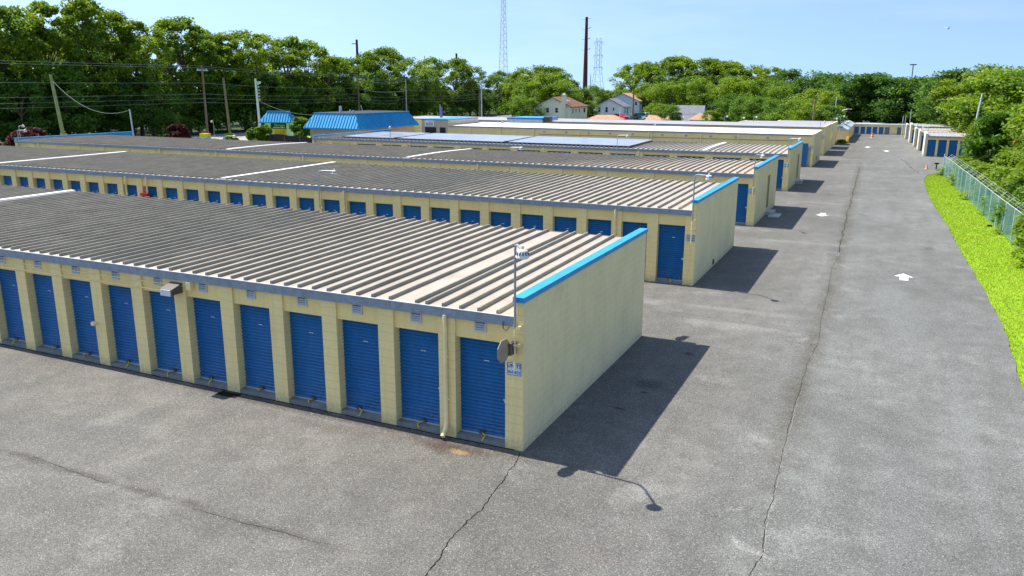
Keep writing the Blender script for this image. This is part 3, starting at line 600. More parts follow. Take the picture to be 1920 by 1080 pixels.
# ------------------------------------------------------------------ right hand storage rows
RB = [(10.4, 92.41, 4.9, 2.66, 'nearest'), (10.01, 102.04, 4.7, 2.5, 'second nearest'), (9.7, 110.1, 4.0, 2.5, 'middle'), (9.27, 118.6, 6.2, 2.72, 'fourth'), (8.84, 128.8, 5.2, 2.3, 'farthest')]
for i, (x, y, D, H, nm) in enumerate(RB):
    t = empty('storage_building', (x, y, 0), '%s of the pale right-hand storage rows beyond the fence end' % nm, 'building', 'storage rows right of the lane')
    W = 26; MB().box(0, .25, 0, D, 0, H).build('end_wall', M['white_wall'], t)
    mb = MB(); mb.box(.25, W, .15, D, 0, H-.35); mb.box(.25, W, .02, .149, 1.95, H-.35)
    nx = 0; xx = .3
    while xx < W-1:
        mb.box(xx-.05, xx+.0, .0, .149, 0, 1.95) if nx == 0 else mb.box(xx-.24, xx, 0, .149, 0, 1.95); xx += 1.12; nx += 1
    mb.build('front_wall', M['pillar'], t)
    dme = roll_door_mesh(.88, 1.93, M['door'], 18)
    for k in range(7): place('door', dme, t, (.3+k*1.12, .12, .02))
    mb = MB(); mb.hexa([(.25, -.1, H-.35), (W, -.1, H-.35), (.25, D, H-.2), (W, D, H-.2), (.25, -.1, H-.3), (W, -.1, H-.3), (.25, D, H-.12), (W, D, H-.12)]); mb.build('roof', M['roof_pale'], t)
    MB().box(.25, W, -.16, -.1, H-.42, H-.28).build('fascia', M['fascia'], t)
    mb = MB()
    for k in range(60): mb.box(.4+k*.43, .44+k*.43, -.05, D, H-.29, H-.15) if False else mb.hexa([(.4+k*.43, -.1, H-.3), (.46+k*.43, -.1, H-.3), (.4+k*.43, D, H-.12), (.46+k*.43, D, H-.12), (.4+k*.43, -.1, H-.24), (.46+k*.43, -.1, H-.24), (.4+k*.43, D, H-.06), (.46+k*.43, D, H-.06)])
    mb.build('roof_ribs', M['roof_pale'], t); MB().box(.25, W, D, D+.05, H-.3, H-.08).build('drip_edge', M['drip'], t)
# cross row that closes the lane
t = empty('storage_building', (.6, 142, 0), 'low cross row closing the far end of the lane, five blue and two grey doors', 'building')
MB().box(0, 30, 0, 6, 0, 1.66).build('wall', M['wall'], t); MB().box(-.05, 30, -.05, 6.05, 1.66, 1.74).build('roof', M['galv_light'], t)
for k, (a, b) in enumerate(((.2, .94), (1.22, 1.95), (2.2, 2.95), (3.18, 3.9), (4.18, 4.9), (5.12, 5.88), (7.08, 7.83))):
    o = MB().box(a, b, -.02, .0, 0, 1.27).build('door', M['door'] if k < 5 else M['door_grey'], t); o['label'] = 'blue door' if k < 5 else 'grey door'
# small building
t = empty('storage_building', (.84, 114.6, 0), 'small gabled building with a pale roof at the lane end', 'building')
MB().box(-1.9, 0, 0, 26, 0, 1.8).build('wall', M['wall'], t)
MB().add([(-2.0, -.15, 1.8), (.1, -.15, 1.8), (.1, 26, 1.8), (-2., 26, 1.8), (-2.0, -.15, 2.25), (-.8, -.15, 2.35), (.1, -.15, 1.88), (.1, 26, 1.88), (-.8, 26, 2.35), (-2., 26, 2.25)], [(0, 1, 2, 3), (0, 4, 5, 6, 1), (1, 6, 7, 2), (6, 5, 8, 7), (5, 4, 9, 8), (4, 0, 3, 9), (3, 2, 7, 8, 9)]).build('roof', M['galv_light'], t)
MB().box(0, .03, 9, 9.6, .9, 1.4).build('red_box', M['red'], t)
for i, y in enumerate((112.7, 113.4)):
    o = place('bollard', MB().tube([(0, 0, 0), (0, 0, .95), (0, 0, 1.0)], [.08, .08, .04], 10).mesh('bollard', M['yellowp']), None, (1.05+.1*i, y, 0)); tag(o, ('nearer' if i == 0 else 'farther')+' yellow bollard beside the small gabled building', 'bollard', 'yellow bollards')
t = empty('traffic_drum', (4.04, 129.1, 0), 'orange and white striped traffic drum in the middle of the far lane', 'drum')
mb = MB(); zs = [0, .05, .06, .3, .32, .55, .57, .8, .82, 1.15, 1.2]; rs = [.42, .42, .34, .33, .32, .32, .31, .31, .3, .28, .2]
for i in range(len(zs)-1): mb.cur = 0 if i in (0, 1, 4, 5, 8, 9) else 1; mb.tube([(0, 0, zs[i]), (0, 0, zs[i+1])], [rs[i], rs[i+1]], 14, cap=(i in (0, len(zs)-2)))
mb.build('drum_body', [M['orange'], M['white']], t); t.scale = (.62,)*3
def lampR(x, y, z, label): lamp(x, y, z, label, rz=R_(180))
lampR(10.6, 93, 3.4, 'pole lamp over the nearest right-hand row'); lampR(10.2, 103, 3.3, 'pole lamp over the second right-hand row')
for i, (x, y, z) in enumerate(((9.2, 125, 4.6), (8.6, 128, 3.5), (8.3, 133, 3.4))):
    o = place('antenna_pole', MB().tube([(0, 0, 0), (0, 0, z)], .05, 6).box(-.08, .08, -.08, .08, z, z+.1).mesh('antenna_pole', M['galv_light']), None, (x, y, 0)); tag(o, ['tallest thin pole at the far right-hand rows', 'short thin pole left of the tallest one', 'leftmost thin pole by the far right-hand rows'][i], 'pole')
# ------------------------------------------------------------------ street light at the lane end
x, y = pxdir(1572, 140)
t = empty('street_light', (x, y, 0), 'curved-arm street light rising behind the small gabled building', 'street light')
MB().tube([(0, 0, 0), (0, 0, 3.6), (.2, 0, 3.95), (.8, 0, 4.45), (1.5, 0, 4.65)], .07, 8).build('pole', M['galv_light'], t); MB().hexa([(1.4, -.1, 4.58), (2.0, -.1, 4.6), (1.4, .1, 4.58), (2.0, .1, 4.6), (1.4, -.1, 4.7), (2.0, -.06, 4.68), (1.4, .1, 4.7), (2.0, .06, 4.68)]).build('lamp_head', M['galv_light'], t)
# ------------------------------------------------------------------ chain link fence
def linkm():
    g = G('chain_link_mesh', .5, .3, .2); x, y, z = g.xyz()
    a = g.math('MULTIPLY', g.math('ADD', y, z), 12.); b = g.math('MULTIPLY', g.math('SUBTRACT', y, z), 12.)
    fa = g.math('LESS_THAN', g.math('FRACT', a), .24); fb = g.math('LESS_THAN', g.math('FRACT', b), .28)
    al = g.math('MAXIMUM', fa, fb); g.t.links.new(al, g.b.inputs['Alpha']); g.mat.blend_method = 'HASHED' if hasattr(g.mat, 'blend_method') else None
    return g.color(g.mix(g.ramp(g.noise(.6, 4), .3, .7), (.10, .27, .24), (.20, .36, .33)))
M['link'] = linkm()
FP = [(11.33, 69.5), (11.45, 67.6), (11.55, 65.5), (11.66, 63.2), (11.74, 60.7), (11.82, 58.2), (11.9, 55.8), (12.02, 53.4), (12.11, 51.0), (12.21, 48.55), (12.29, 46.1), (12.38, 43.5), (12.46, 40.95), (12.56, 38.4), (12.67, 35.9), (12.78, 33.4), (12.88, 30.9), (12.98, 28.4), (13.05, 25.9), (13.1, 23.4), (13.15, 20.9), (13.2, 18.4)]
t = empty('chain_link_fence', (0, 0, 0), 'green-tinted chain link fence topped with barbed wire beside the grass verge', 'fence'); FH = 1.72
mb = MB()
for (x0, y0), (x1, y1) in zip(FP[:-1], FP[1:]): mb.quad((x0, y0, .0), (x1, y1, .0), (x1, y1, FH), (x0, y0, FH))
mb.build('mesh_panel', M['link'], t)
M['fpost'] = plain('fence_post_metal', (.34, .46, .48), .5); pm = MB().tube([(0, 0, -.05), (0, 0, FH)], .03, 8).mesh('fence_post', M['fpost']); am = MB().tube([(0, 0, FH-.03), (.36, 0, FH+.30)], .016, 6).mesh('barb_arm', M['fpost'])
for i, (x, y) in enumerate(FP):
    p = place('fence_post', pm, t, (x, y, 0), 0, (1.6, 1.6, 1.12) if i == 0 else None)
    if i: place('barb_arm', am, p)
mb = MB(); mb.tube([(x, y, FH-.01) for x, y in FP], .018, 6)
mb.build('top_rail', M['galv_light'], t)
mb = MB()
for dx, dz in ((.12, .11), (.23, .21), (.34, .30)): mb.tube([(x+dx, y, FH+dz-.01) for x, y in FP[1:]], .006, 4)
mb.build('barbed_wire', M['galv_light'], t)
for i, (x, y) in enumerate(((11.25, 69.4), (11.75, 53.2), (12.3, 38.5))):
    o = place('ground_box', MB().hexa([(-.16, -.12, 0), (.16, -.12, 0), (-.16, .12, 0), (.16, .12, 0), (-.1, -.08, .1), (.1, -.08, .1), (-.1, .08, .1), (.1, .08, .1)]).mesh('ground_box', M['black']), None, (x, y, -.03)); tag(o, ['small black bait box by the fence end post', 'small black bait box half way along the fence', 'small black bait box nearest the camera on the grass'][i], 'box', 'black boxes along the fence')
t = empty('hydrant_post', (11.05, 75, 0), 'small black T-shaped post standing past the fence end', 'post'); MB().box(-.05, .05, -.05, .05, 0, .55).box(-.2, .2, -.08, .08, .5, .66).build('post', M['black'], t)
t = empty('traffic_cone', (10.2, 75, 0), 'faded pink cone on the asphalt past the fence end', 'cone'); MB().tube([(0, 0, 0), (0, 0, .04)], .18, 10).tube([(0, 0, .04), (0, 0, .5)], [.13, .03], 10).build('cone_body', plain('faded_cone', (.75, .4, .32)), t)
# ------------------------------------------------------------------ trees
def leaves(name, cl, size, mat, seed, flat=.35, aspect=1.):
    r = np.random.default_rng(seed); P = []; 
    for (c, rad, n) in cl:
        d = r.normal(size=(n, 3)); d /= np.linalg.norm(d, axis=1)[:, None]; rr = rad*r.random(n)**.45
        P.append(np.array(c)+d*rr[:, None]*np.array([1, 1, .72]))
    P = np.concatenate(P); n = len(P)
    nr = r.normal(size=(n, 3)); nr[:, 2] = np.abs(nr[:, 2])+flat; nr /= np.linalg.norm(nr, axis=1)[:, None]
    a = np.cross(nr, r.normal(size=(n, 3))); a /= np.linalg.norm(a, axis=1)[:, None]; b = np.cross(nr, a)
    s = size*(.6+.8*r.random(n))[:, None]
    V = np.stack([P-a*s*.5*aspect, P-b*s*.32, P+a*s*.5*aspect, P+b*s*.32], 1).reshape(-1, 3)
    me = bpy.data.meshes.new(name); me.vertices.add(4*n); me.vertices.foreach_set('co', V.ravel()); me.loops.add(4*n); me.loops.foreach_set('vertex_index', np.arange(4*n, dtype=np.int32))
    me.polygons.add(n); me.polygons.foreach_set('loop_start', np.arange(0, 4*n, 4, dtype=np.int32)); me.polygons.foreach_set('loop_total', np.full(n, 4, dtype=np.int32)); me.update(); me.validate(); me.materials.append(mat); return me
def tree_proto(seed, h, rad, z0, ncl, nl, size, mat, bark, crad=(.9, 1.9), nlimb=9, tr=.28):
    r = random.Random(seed); cl = []; hh = (h-z0)/2; cz = z0+hh
    lean = (r.uniform(-.6, .6), r.uniform(-.6, .6))
    for i in range(ncl):
        a = r.uniform(0, 6.283); u = r.uniform(-.95, 1); q = math.sqrt(max(0, 1-abs(u)**2.2))*rad*(.35+.65*r.random()**.5)*(1+.25*math.sin(3*a+seed))
        c = (math.cos(a)*q+lean[0]*(u+1), math.sin(a)*q+lean[1]*(u+1), cz+u*hh*.93); cl.append((c, r.uniform(*crad)*rad/4.5, int(nl*r.uniform(.6, 1.4))))
    me = leaves('crown', cl, size, mat, seed)
    mb = MB(); top = (lean[0], lean[1], z0+hh*1.3); mb.tube([(0, 0, -.1), (lean[0]*.2, lean[1]*.2, z0*.6), (lean[0]*.6, lean[1]*.6, z0+hh*.4), top], [tr*1.2, tr, tr*.7, tr*.15], 7)
    for i in range(nlimb):
        c = cl[i*len(cl)//nlimb][0]; s = min(max(c[2]-rad*r.uniform(.5, .9), z0*.6), z0+hh*.8); mid = (c[0]*.45, c[1]*.45, (s+c[2])/2+.3)
        mb.tube([(lean[0]*.4, lean[1]*.4, s), mid, c], [tr*.4, tr*.25, tr*.06], 5)
    return me, mb.mesh('trunk', bark)
OAKS = [tree_proto(10+k, 18, 4.6, 3.0+k % 3, 74, 130, .40, M['leaf_oak'], M['bark'], crad=(.6, 1.45), nlimb=22) for k in range(5)]
DARK = [tree_proto(30+k, 12, 4.4, 1.2, 56, 150, .40, M['leaf_dark'], M['bark']) for k in range(3)]
ROUND = [tree_proto(90+k, 14, 5.2, 1.8, 84, 130, .40, M['leaf_oak'], M['bark'], crad=(.6, 1.35), nlimb=16) for k in range(3)]
BRIGHT = [tree_proto(50+k, 11, 4.6, .8, 60, 150, .38, M['leaf_bright'], M['bark']) for k in range(3)]
def tree(name, proto, x, y, h, base_h, wide, label, group, cat='tree', rz=None):
    t = empty(name, (x, y, -.1), label, cat, group, rnd.uniform(0, 6.28) if rz is None else rz); s = h/base_h
    t.scale = (s*wide, s*wide, s); place('crown', proto[0], t); place('trunk', proto[1], t); return t
# roadside oaks (photo column, top row) -> heights at the road line
line = [(-25, 5), (15, 12), (55, 18), (95, 8), (140, 2), (185, 4), (225, 25), (262, 42), (325, 40), (352, 34), (390, 58), (425, 66), (462, 60), (500, 66), (540, 70), (578, 80), (612, 108), (650, 112), (690, 100), (728, 92), (770, 112), (815, 110), (850, 112), (895, 128), (935, 134), (965, 140)]
def hor(px): return 163.5+px*.0029
for i, (px, top) in enumerate(line):
    Xl = -101-rnd.uniform(0, 3); v = F+RR*((px-960)/FPX)+UU*(340/FPX); k = (Xl-CAM[0])/v.x; y = CAM[1]+v.y*k
    dep = (Vector((Xl, y, 0))-Vector((CAM[0], CAM[1], 0))).dot(Vector((F.x, F.y, 0)))
    h = CAM[2]+(hor(px)-top)/FPX*dep*1.0/math.cos(PIT)*1.0+.1
    tree('oak_tree', *((OAKS[i % 5], Xl, y, h, 18.6, 1.0 if i < 9 else 1.2) if i < 15 else (ROUND[i % 3], Xl, y, h, 14.4, 1.05)), '%s tall oak from the left in the roadside tree line' % ORD[i], 'roadside oaks')
for i in range(20):   # second rank behind
    px = -10+i*51; Xl = -116-rnd.uniform(0, 8); v = F+RR*((px-960)/FPX)+UU*(340/FPX); k = (Xl-CAM[0])/v.x; y = CAM[1]+v.y*k
    dep = (Vector((Xl-CAM[0], y-CAM[1], 0))).dot(Vector((F.x, F.y, 0))); top = np.interp(px, [a for a, b in line], [b for a, b in line])+32+rnd.uniform(0, 22)
    if 285 < px < 320: continue
    tree('oak_tree', OAKS[(i*3+1) % 5], Xl, y, CAM[2]+(hor(px)-top)/FPX*dep+.1, 18.6, 1.25, 'darker oak standing behind the roadside tree line', 'second rank of roadside oaks')
for i in range(34):
    px = -20+i*30+rnd.uniform(-8, 8); Xl = -97.5-rnd.uniform(0, 8); v = F+RR*((px-960)/FPX)+UU*(340/FPX); k = (Xl-CAM[0])/v.x
    tree('understory_tree', DARK[i % 3], Xl, CAM[1]+v.y*k, rnd.uniform(6.5, 11), 12.5, 1.15, 'small dark tree growing under the roadside oaks', 'understory trees below the roadside oaks')
UB = [tree_proto(70+k, 4.6, 3.4, .2, 26, 120, .42, M['leaf_dark'], M['bark'], nlimb=4, tr=.1) for k in range(2)]
cl = []
for i in range(620):
    y = -15+i*.43; cl.append(((-99+rnd.uniform(-3, 1.6)-(6 if i % 3 else 0)-(8 if i % 4 == 1 else 0), y, rnd.uniform(.4, 3.4)+(1.5 if i % 3 else 0)), rnd.uniform(1.3, 2.3), 75))
tag(place('undergrowth', leaves('undergrowth', cl, .62, M['leaf_dark'], 99)), 'dark leafy undergrowth filling the foot of the roadside tree line', 'undergrowth', kind='stuff')
# wood beyond the houses and the lane: (px, top row, distance, kind)
def by_px(px, top, d, kind, label, group, wide=1.0):
    x, y = pxdir(px, d); dep = (Vector((x-CAM[0], y-CAM[1], 0))).dot(Vector((F.x, F.y, 0))); h = CAM[2]+(hor(px)-top)/FPX*dep+.1
    P, bh, nm = {'o': (ROUND, 14.4, 'oak_tree'), 'd': (DARK, 12.5, 'dark_tree'), 'b': (BRIGHT, 11.5, 'leafy_tree')}[kind]
    wd = wide
    return tree(nm, P[int(px) % len(P)], x, y, h, bh, wd, label, group)
back = [(980, 128, 230, 'o'), (1010, 124, 225, 'o'), (1042, 126, 228, 'o'), (1188, 120, 255, 'o'), (1215, 116, 250, 'o'), (1250, 110, 245, 'o'), (1282, 106, 245, 'o'), (1312, 110, 245, 'o'), (1345, 115, 245, 'o'), (1378, 118, 240, 'o'), (1412, 124, 240, 'o'), (1446, 126, 235, 'o'), (1480, 130, 225, 'd'), (1515, 134, 215, 'd'), (1550, 136, 205, 'd')]
for i, (px, top, d, k) in enumerate(back): by_px(px, top, d, k, '%s tree from the left along the skyline of the far wood' % ORD[i], 'skyline trees of the far wood', 1.25)
far = [(1590, 137, 172, 'd'), (1618, 138, 168, 'd'), (1645, 136, 170, 'd'), (1672, 142, 166, 'd'), (1700, 143, 168, 'd'), (1727, 142, 165, 'd'), (1755, 146, 163, 'd'), (1782, 138, 150, 'd'), (1810, 128, 140, 'd'), (1838, 122, 135, 'o'), (1866, 126, 128, 'b'), (1895, 127, 120, 'b'), (1925, 130, 115, 'b'), (1950, 128, 112, 'b')]
for i, (px, top, d, k) in enumerate(far): by_px(px, top, d, k, '%s tree from the left in the wood behind the lane end' % ORD[i], 'wood behind the lane end', 1.3)
for i, px in enumerate(range(1575, 1960, 32)): by_px(px, 150 if px < 1780 else 142, 190-max(0, px-1750)*.25, 'd', 'dark tree deep in the wood behind the lane end', 'deep wood trees', 1.5)
mid = [(1000, 150, 200, 'b'), (1030, 132, 205, 'b'), (1058, 150, 200, 'b'), (1088, 165, 208, 'd'), (1112, 160, 238, 'b'), (1140, 168, 240, 'b'), (1170, 166, 242, 'b'), (1222, 152, 232, 'b'), (1240, 154, 212, 'b'), (1258, 150, 208, 'b'), (1290, 142, 215, 'b'), (1322, 146, 205, 'b'), (1352, 142, 200, 'b'), (1384, 142, 195, 'b'), (1416, 148, 190, 'b'), (1448, 152, 185, 'b'), (1478, 160, 175, 'b'), (1508, 166, 168, 'b'), (1538, 170, 160, 'b')]
for i, (px, top, d, k) in enumerate(mid): by_px(px, top, d, k, '%s bright green tree from the left in front of the far wood' % ORD[i], 'bright trees in front of the far wood', 1.15)
low = [(985, 178, 178, 'b'), (1108, 188, 205, 'd'), (1252, 192, 175, 'b'), (1262, 196, 170, 'd'), (1335, 205, 165, 'b'), (1365, 175, 168, 'd'), (1395, 182, 160, 'd'), (1425, 180, 155, 'd'), (1455, 186, 150, 'd'), (1490, 186, 145, 'b'), (1518, 192, 140, 'b'), (1546, 196, 138, 'd')]
for i, (px, top, d, k) in enumerate(low): by_px(px, top, d, k, '%s low dense tree from the left in the front rank behind the grey roofs' % ORD[i], 'front rank of low trees', 1.35)
# bare pole-like conifer snag beside the steel pole
x, y = pxdir(1106, 300); t = empty('dead_conifer', (x, y, 0), 'thin bare dead conifer right of the brown steel pole', 'tree')
mb = MB(); mb.tube([(0, 0, 0), (0, 0, 13)], [.25, .06], 6)
for k in range(18): z = 5+k*.42; a = k*2.4; L = (14-z)*.3; mb.tube([(0, 0, z), (math.cos(a)*L, math.sin(a)*L, z-.3)], [.06, .02], 4)
mb.build('trunk', M['bark'], t)
# shrubs and trees behind the chain link fence
def fine(seed, h, rad, ncl, nl, size, mat, flat=.8, crad=(.5, 1.0), z0=.15, bark='bark', asp=1.5):
    r = random.Random(seed); cl = []
    for i in range(ncl):
        a = r.uniform(0, 6.283); u = r.random()**.7; q = rad*math.sqrt(r.random())*math.sqrt(max(.1, 1-u**2.4)); cl.append(((math.cos(a)*q, math.sin(a)*q, z0+u*(h-z0-.3)), r.uniform(*crad)*rad/2.2, int(nl*r.uniform(.6, 1.4))))
    me = leaves('foliage', cl, size, mat, seed, flat, asp); mb = MB()
    for i in range(7):
        c = cl[i*len(cl)//7][0]; mb.tube([(r.uniform(-.3, .3), r.uniform(-.3, .3), -.1), (c[0]*.4, c[1]*.4, c[2]*.5), c], [.06, .04, .012], 5)
    return me, mb.mesh('stem', M[bark])
SH = [fine(200+k, 3.2, 2.1, 60, 150, .20, M['leaf_bright'] if k != 1 else M['leaf_oak']) for k in range(3)]
TT = [fine(220+k, 8, 3.0, 90, 170, .24, M['leaf_bright'] if k else M['leaf_oak'], z0=1.5, crad=(.6, 1.2), bark='bark_pale') for k in range(2)]
PN = fine(240, 5.2, 1.9, 46, 190, .22, M['needle'], .2, (.45, .8), .8, asp=2.2)
AU = fine(250, 3, 1.0, 12, 120, .2, M['leaf_autumn'])
sh = [(14.0, 27, 2.6), (14.6, 30, 3.0), (14.7, 33.5, 3.1), (14.4, 37, 2.8), (15.2, 41, 3.2), (14.3, 44.5, 2.7), (14.2, 48.5, 2.6), (13.9, 52.5, 2.3), (13.7, 56.5, 2.1), (13.5, 60.5, 1.9), (13.3, 64.5, 1.8), (13.0, 68.3, 1.7), (16.8, 35, 4.0), (17, 46, 4.0), (16.2, 52, 3.4), (15.8, 60, 3.0), (14.2, 72, 2.4), (15, 78, 2.8)]
for i, (x, y, h) in enumerate(sh):
    s = h/3.2; t = empty('roadside_shrub', (x+.25, y, -.1), '%s leafy green shrub from the camera behind the chain link fence' % ORD[i], 'shrub', 'shrubs behind the chain link fence', rnd.uniform(0, 6.28)); t.scale = (1.1 if s < .8 else s*1.1, s*1.25, s)
    place('foliage', SH[i % 3][0], t); place('stem', SH[i % 3][1], t)
tt = [(16.6, 80, 5.5), (15.6, 86, 4.6), (17.2, 41, 8.2), (18.2, 50, 9.2), (20, 58, 9.6), (19, 66, 8.6), (21, 74, 9), (23, 62, 10), (22, 84, 9), (19, 76, 7)]
for i, (x, y, h) in enumerate(tt):
    s = h/8; t = empty('young_tree', (x, y, -.1), '%s pale-stemmed young tree from the camera above the fence shrubs' % ORD[i], 'tree', 'young trees above the fence shrubs', rnd.uniform(0, 6.28)); t.scale = (s, s, s); place('foliage', TT[i % 2][0], t); place('stem', TT[i % 2][1], t)
for i, (x, y, h) in enumerate(((14.9, 68, 5.8), (16.0, 76, 5.0))):
    t = empty('pine_tree', (x, y, -.1), ['bushy green pine rising above the fence end', 'smaller pine behind the bushy one above the fence end'][i], 'tree'); t.scale = (h/5.2,)*3; place('foliage', PN[0], t); place('stem', PN[1], t)
t = empty('turning_shrub', (16.4, 62, 2.2), 'orange-leaved branch cluster among the green fence trees', 'shrub'); place('foliage', AU[0], t); t.location.z = -.1; t.scale = (1, 1, 1.5); place('stem', AU[1], t)
t = empty('weed_tuft', (.4, 111.5, 0), 'yellow-green weed tuft at the foot of the farthest left row', 'plant'); t.scale = (.35, .35, .2); place('foliage', SH[0][0], t)
# plum bushes, hedges
def bush(name, x, y, h, rad, mat, label, seed, n=420, size=.30, box=False):
    r = random.Random(seed); cl = []
    for i in range(70):
        a = r.uniform(0, 6.283); u = r.random(); q = rad*(.95 if box else math.sqrt(max(0, 1-(u*.97)**2)))*math.sqrt(r.random()); cl.append(((math.cos(a)*q, math.sin(a)*q, .15+u*(h-.4)), rad*.2+.12, int(n*.8)))
    t = empty(name, (x, y, -.1), label, 'shrub'); place('foliage', leaves('foliage', cl, size, mat, seed, .5), t)
    mb = MB()
    for i in range(6): a = i*1.05; mb.tube([(.1*math.cos(a), .1*math.sin(a), 0), (math.cos(a)*rad*.5, math.sin(a)*rad*.5, h*.7)], [.06, .02], 5)
    mb.build('stem', M['bark'], t); return t
def atX(px, X):
    v = F+RR*((px-960)/FPX)+UU*(340/FPX); k = (X-CAM[0])/v.x; return CAM[1]+v.y*k
bush('plum_bush', -76, atX(328, -76), 3.2, 1.55, M['leaf_plum'], 'round dark purple plum bush on the roadside lawn', 301)
bush('plum_hedge', -76, atX(48, -76), 3.4, 2.6, M['leaf_plum'], 'long purple hedge behind the leftmost lamps', 302)
bush('clipped_bush', -72, atX(427, -72), 1.9, 1.05, M['leaf_bright'], 'small clipped yellow-green bush at the foot of a wooden pole', 303)
bush('clipped_hedge', -66, atX(483, -66), 3.1, 1.45, M['leaf_bright'], 'large clipped square hedge left of the blue-roofed sign', 304, box=True)
bush('round_bush', -64.5, atX(561, -64.5), 4.0, 1.75, M['leaf_bright'], 'rounded bush right of the blue-roofed sign', 305)
bush('dark_shrub', -78, atX(275, -78), 1.6, 1.4, M['leaf_dark'], 'dark shrub beside the purple plum bush', 306)
# ------------------------------------------------------------------ black fence, cabinets, kiosk sign, office
y0 = atX(503, -64.5); t = empty('board_fence', (-64.5, y0, 0), 'black board fence between the hedge and the solar-panelled row', 'fence')
mb = MB(); n = 44
for k in range(n): u = k/n; x = u*18; h = 1.9+.12*abs(math.sin(u*math.pi*4)); mb.box(x, x+.38, u*-7.5-.03, u*-7.5+.03, 0, h)
mb.build('boards', plain('black_stained_boards', (.03, .028, .03), .8), t)
mb = MB()
for k in range(6): mb.box(k*3.6-.06, k*3.6+.06, -k*1.5-.1, -k*1.5+.06, 0, 2.05)
mb.build('fence_posts', M['bark'], t)
yc = atX(385, -72); t = empty('utility_cabinet', (-72, yc, 0), 'pair of pale cabinets with a yellow top on the roadside lawn', 'cabinet')
MB().box(-1.0, .1, -.4, .4, 0, 1.55).box(.15, .75, -.4, .4, 0, 1.3).build('cabinet', M['galv_light'], t); MB().box(-1.0, .1, -.41, .41, 1.56, 1.95).build('cabinet_top', M['yellowp'], t)
MB().box(-.85, -.8, -.42, -.4, .2, 1.4).box(-.5, -.4, -.42, -.4, .2, 1.2).box(-.15, -.05, -.42, -.4, .2, 1.4).build('door_slots', M['black'], t)
def mansard(t, x0, x1, y0, y1, ze, zt, ins, pitch=.42, rib=.05):
    mb = MB(); lo = [(x0, y0), (x1, y0), (x1, y1), (x0, y1)]; hi = [(x0+ins, y0+ins), (x1-ins, y0+ins), (x1-ins, y1-ins), (x0+ins, y1-ins)]
    vs = [(a, b, ze) for a, b in lo]+[(a, b, zt) for a, b in hi]; mb.add(vs, [(0, 3, 2, 1), (4, 5, 6, 7)]+[(i, (i+1) % 4, 4+(i+1) % 4, 4+i) for i in range(4)])
    mb.box(x0-.02, x1+.02, y0-.02, y1+.02, ze-.12, ze-.001); mb.box(x0+ins-.1, x1-ins+.1, y0+ins-.1, y1-ins+.1, zt+.001, zt+.12); mb.cur = 1; mb.box(x0+ins+.05, x1-ins-.05, y0+ins+.05, y1-ins-.05, zt+.12, zt+.124); mb.cur = 0
    rf = mb.build('roof', [M['blue_roof'], M['darkgap']], t); mb = MB()
    for i in range(4):
        a, b = Vector(lo[i]), Vector(lo[(i+1) % 4]); c, d = Vector(hi[i]), Vector(hi[(i+1) % 4]); L = (b-a).length; e = (b-a)/L; nrm = Vector((e.y, -e.x)); k = pitch/2
        while k < L:
            up = min(1, k/ins, (L-k)/ins); p = a+e*k; q = p-nrm*ins*up; z1 = ze+(zt-ze)*up
            w_ = .035; mb.hexa([tuple(p-e*w_)+(ze,), tuple(p+e*w_)+(ze,), tuple(q-e*w_)+(z1,), tuple(q+e*w_)+(z1,), tuple(p-e*w_+nrm*rib)+(ze+rib,), tuple(p+e*w_+nrm*rib)+(ze+rib,), tuple(q-e*w_+nrm*rib)+(z1+rib,), tuple(q+e*w_+nrm*rib)+(z1+rib,)]); k += pitch
    mb.build('roof_ribs', M['blue_roof'], rf); return rf
yk = atX(521, -70); t = empty('kiosk_sign', (-70, yk, 0), 'blue-roofed roadside sign with green and yellow panels', 'sign', rz=R_(20))
mansard(t, -2.35, 2.35, -1.3, 1.3, 3.05, 4.4, .95, .38)
MB().box(-1.8, -1.05, -.5, .5, 0, 2.92).box(1.2, 1.8, -.5, .5, 0, 2.92).build('posts', plain('kiosk_cream', (.72, .76, .62)), t)
MB().box(-1.05, 1.2, -.25, .25, 2.12, 2.92).build('green_panel', plain('kiosk_green', (.01, .06, .06)), t)
MB().box(-.75, 1.0, -.22, .2, 1.15, 2.08).build('yellow_panel', M['yellowp'], t)
M['pale_yellow'] = plain('pale_yellow_letters', (.75, .75, .3)); text('Storage', .5, M['pale_yellow'], t, (.1, -.27, 2.45), shear=.3); mb = MB()
for k in range(14): mb.box(-.8+k*.125, -.8+k*.125+.08, -.27, -.25, 2.2, 2.33)
mb.build('lettering', M['white'], t); mb = MB()
for r_ in range(3):
    for k in range(9): mb.box(-.5+k*.15+r_*.02, -.5+k*.15+.09, -.24, -.22, 1.85-r_*.25, 1.95-r_*.25+(.05 if r_ else -.05))
mb.build('lettering', plain('red_brown_ink', (.25, .08, .02)), t)
t = empty('office_building', (-50, 64, 0), 'beige office with a flared bright blue metal roof', 'building'); W_, L_ = 6.9, 12.4
MB().box(-W_, 0, 0, L_, 0, 2.95).build('wall', M['tan_wall'], t)
rf = mansard(t, -W_-.55, .55, -.55, L_+.55, 3.0, 4.62, 1.0)
for k, (a, b, z0, z1, ax) in enumerate(((-4.6, -3.9, 1.4, 2.3, 0), (-2.6, -1.3, 1.4, 2.35, 0), (1.0, 2.0, 1.3, 2.3, 1), (2.7, 3.6, 1.3, 2.3, 1), (4.6, 5.2, 1.3, 2.3, 1), (8.2, 9.8, .2, 2.3, 1))):
    f = (MB().box(a, b, -.05, 0, z0, z1) if ax == 0 else MB().box(0, .05, a, b, z0, z1)).build('window', M['bronze'] if k != 5 else M['white'], t)
    (MB().box(a+.06, b-.06, -.06, -.05, z0+.06, z1-.06) if ax == 0 else MB().box(.05, .06, a+.06, b-.06, z0+.06, z1-.06)).build('pane', M['glass'] if k else M['door'], f)
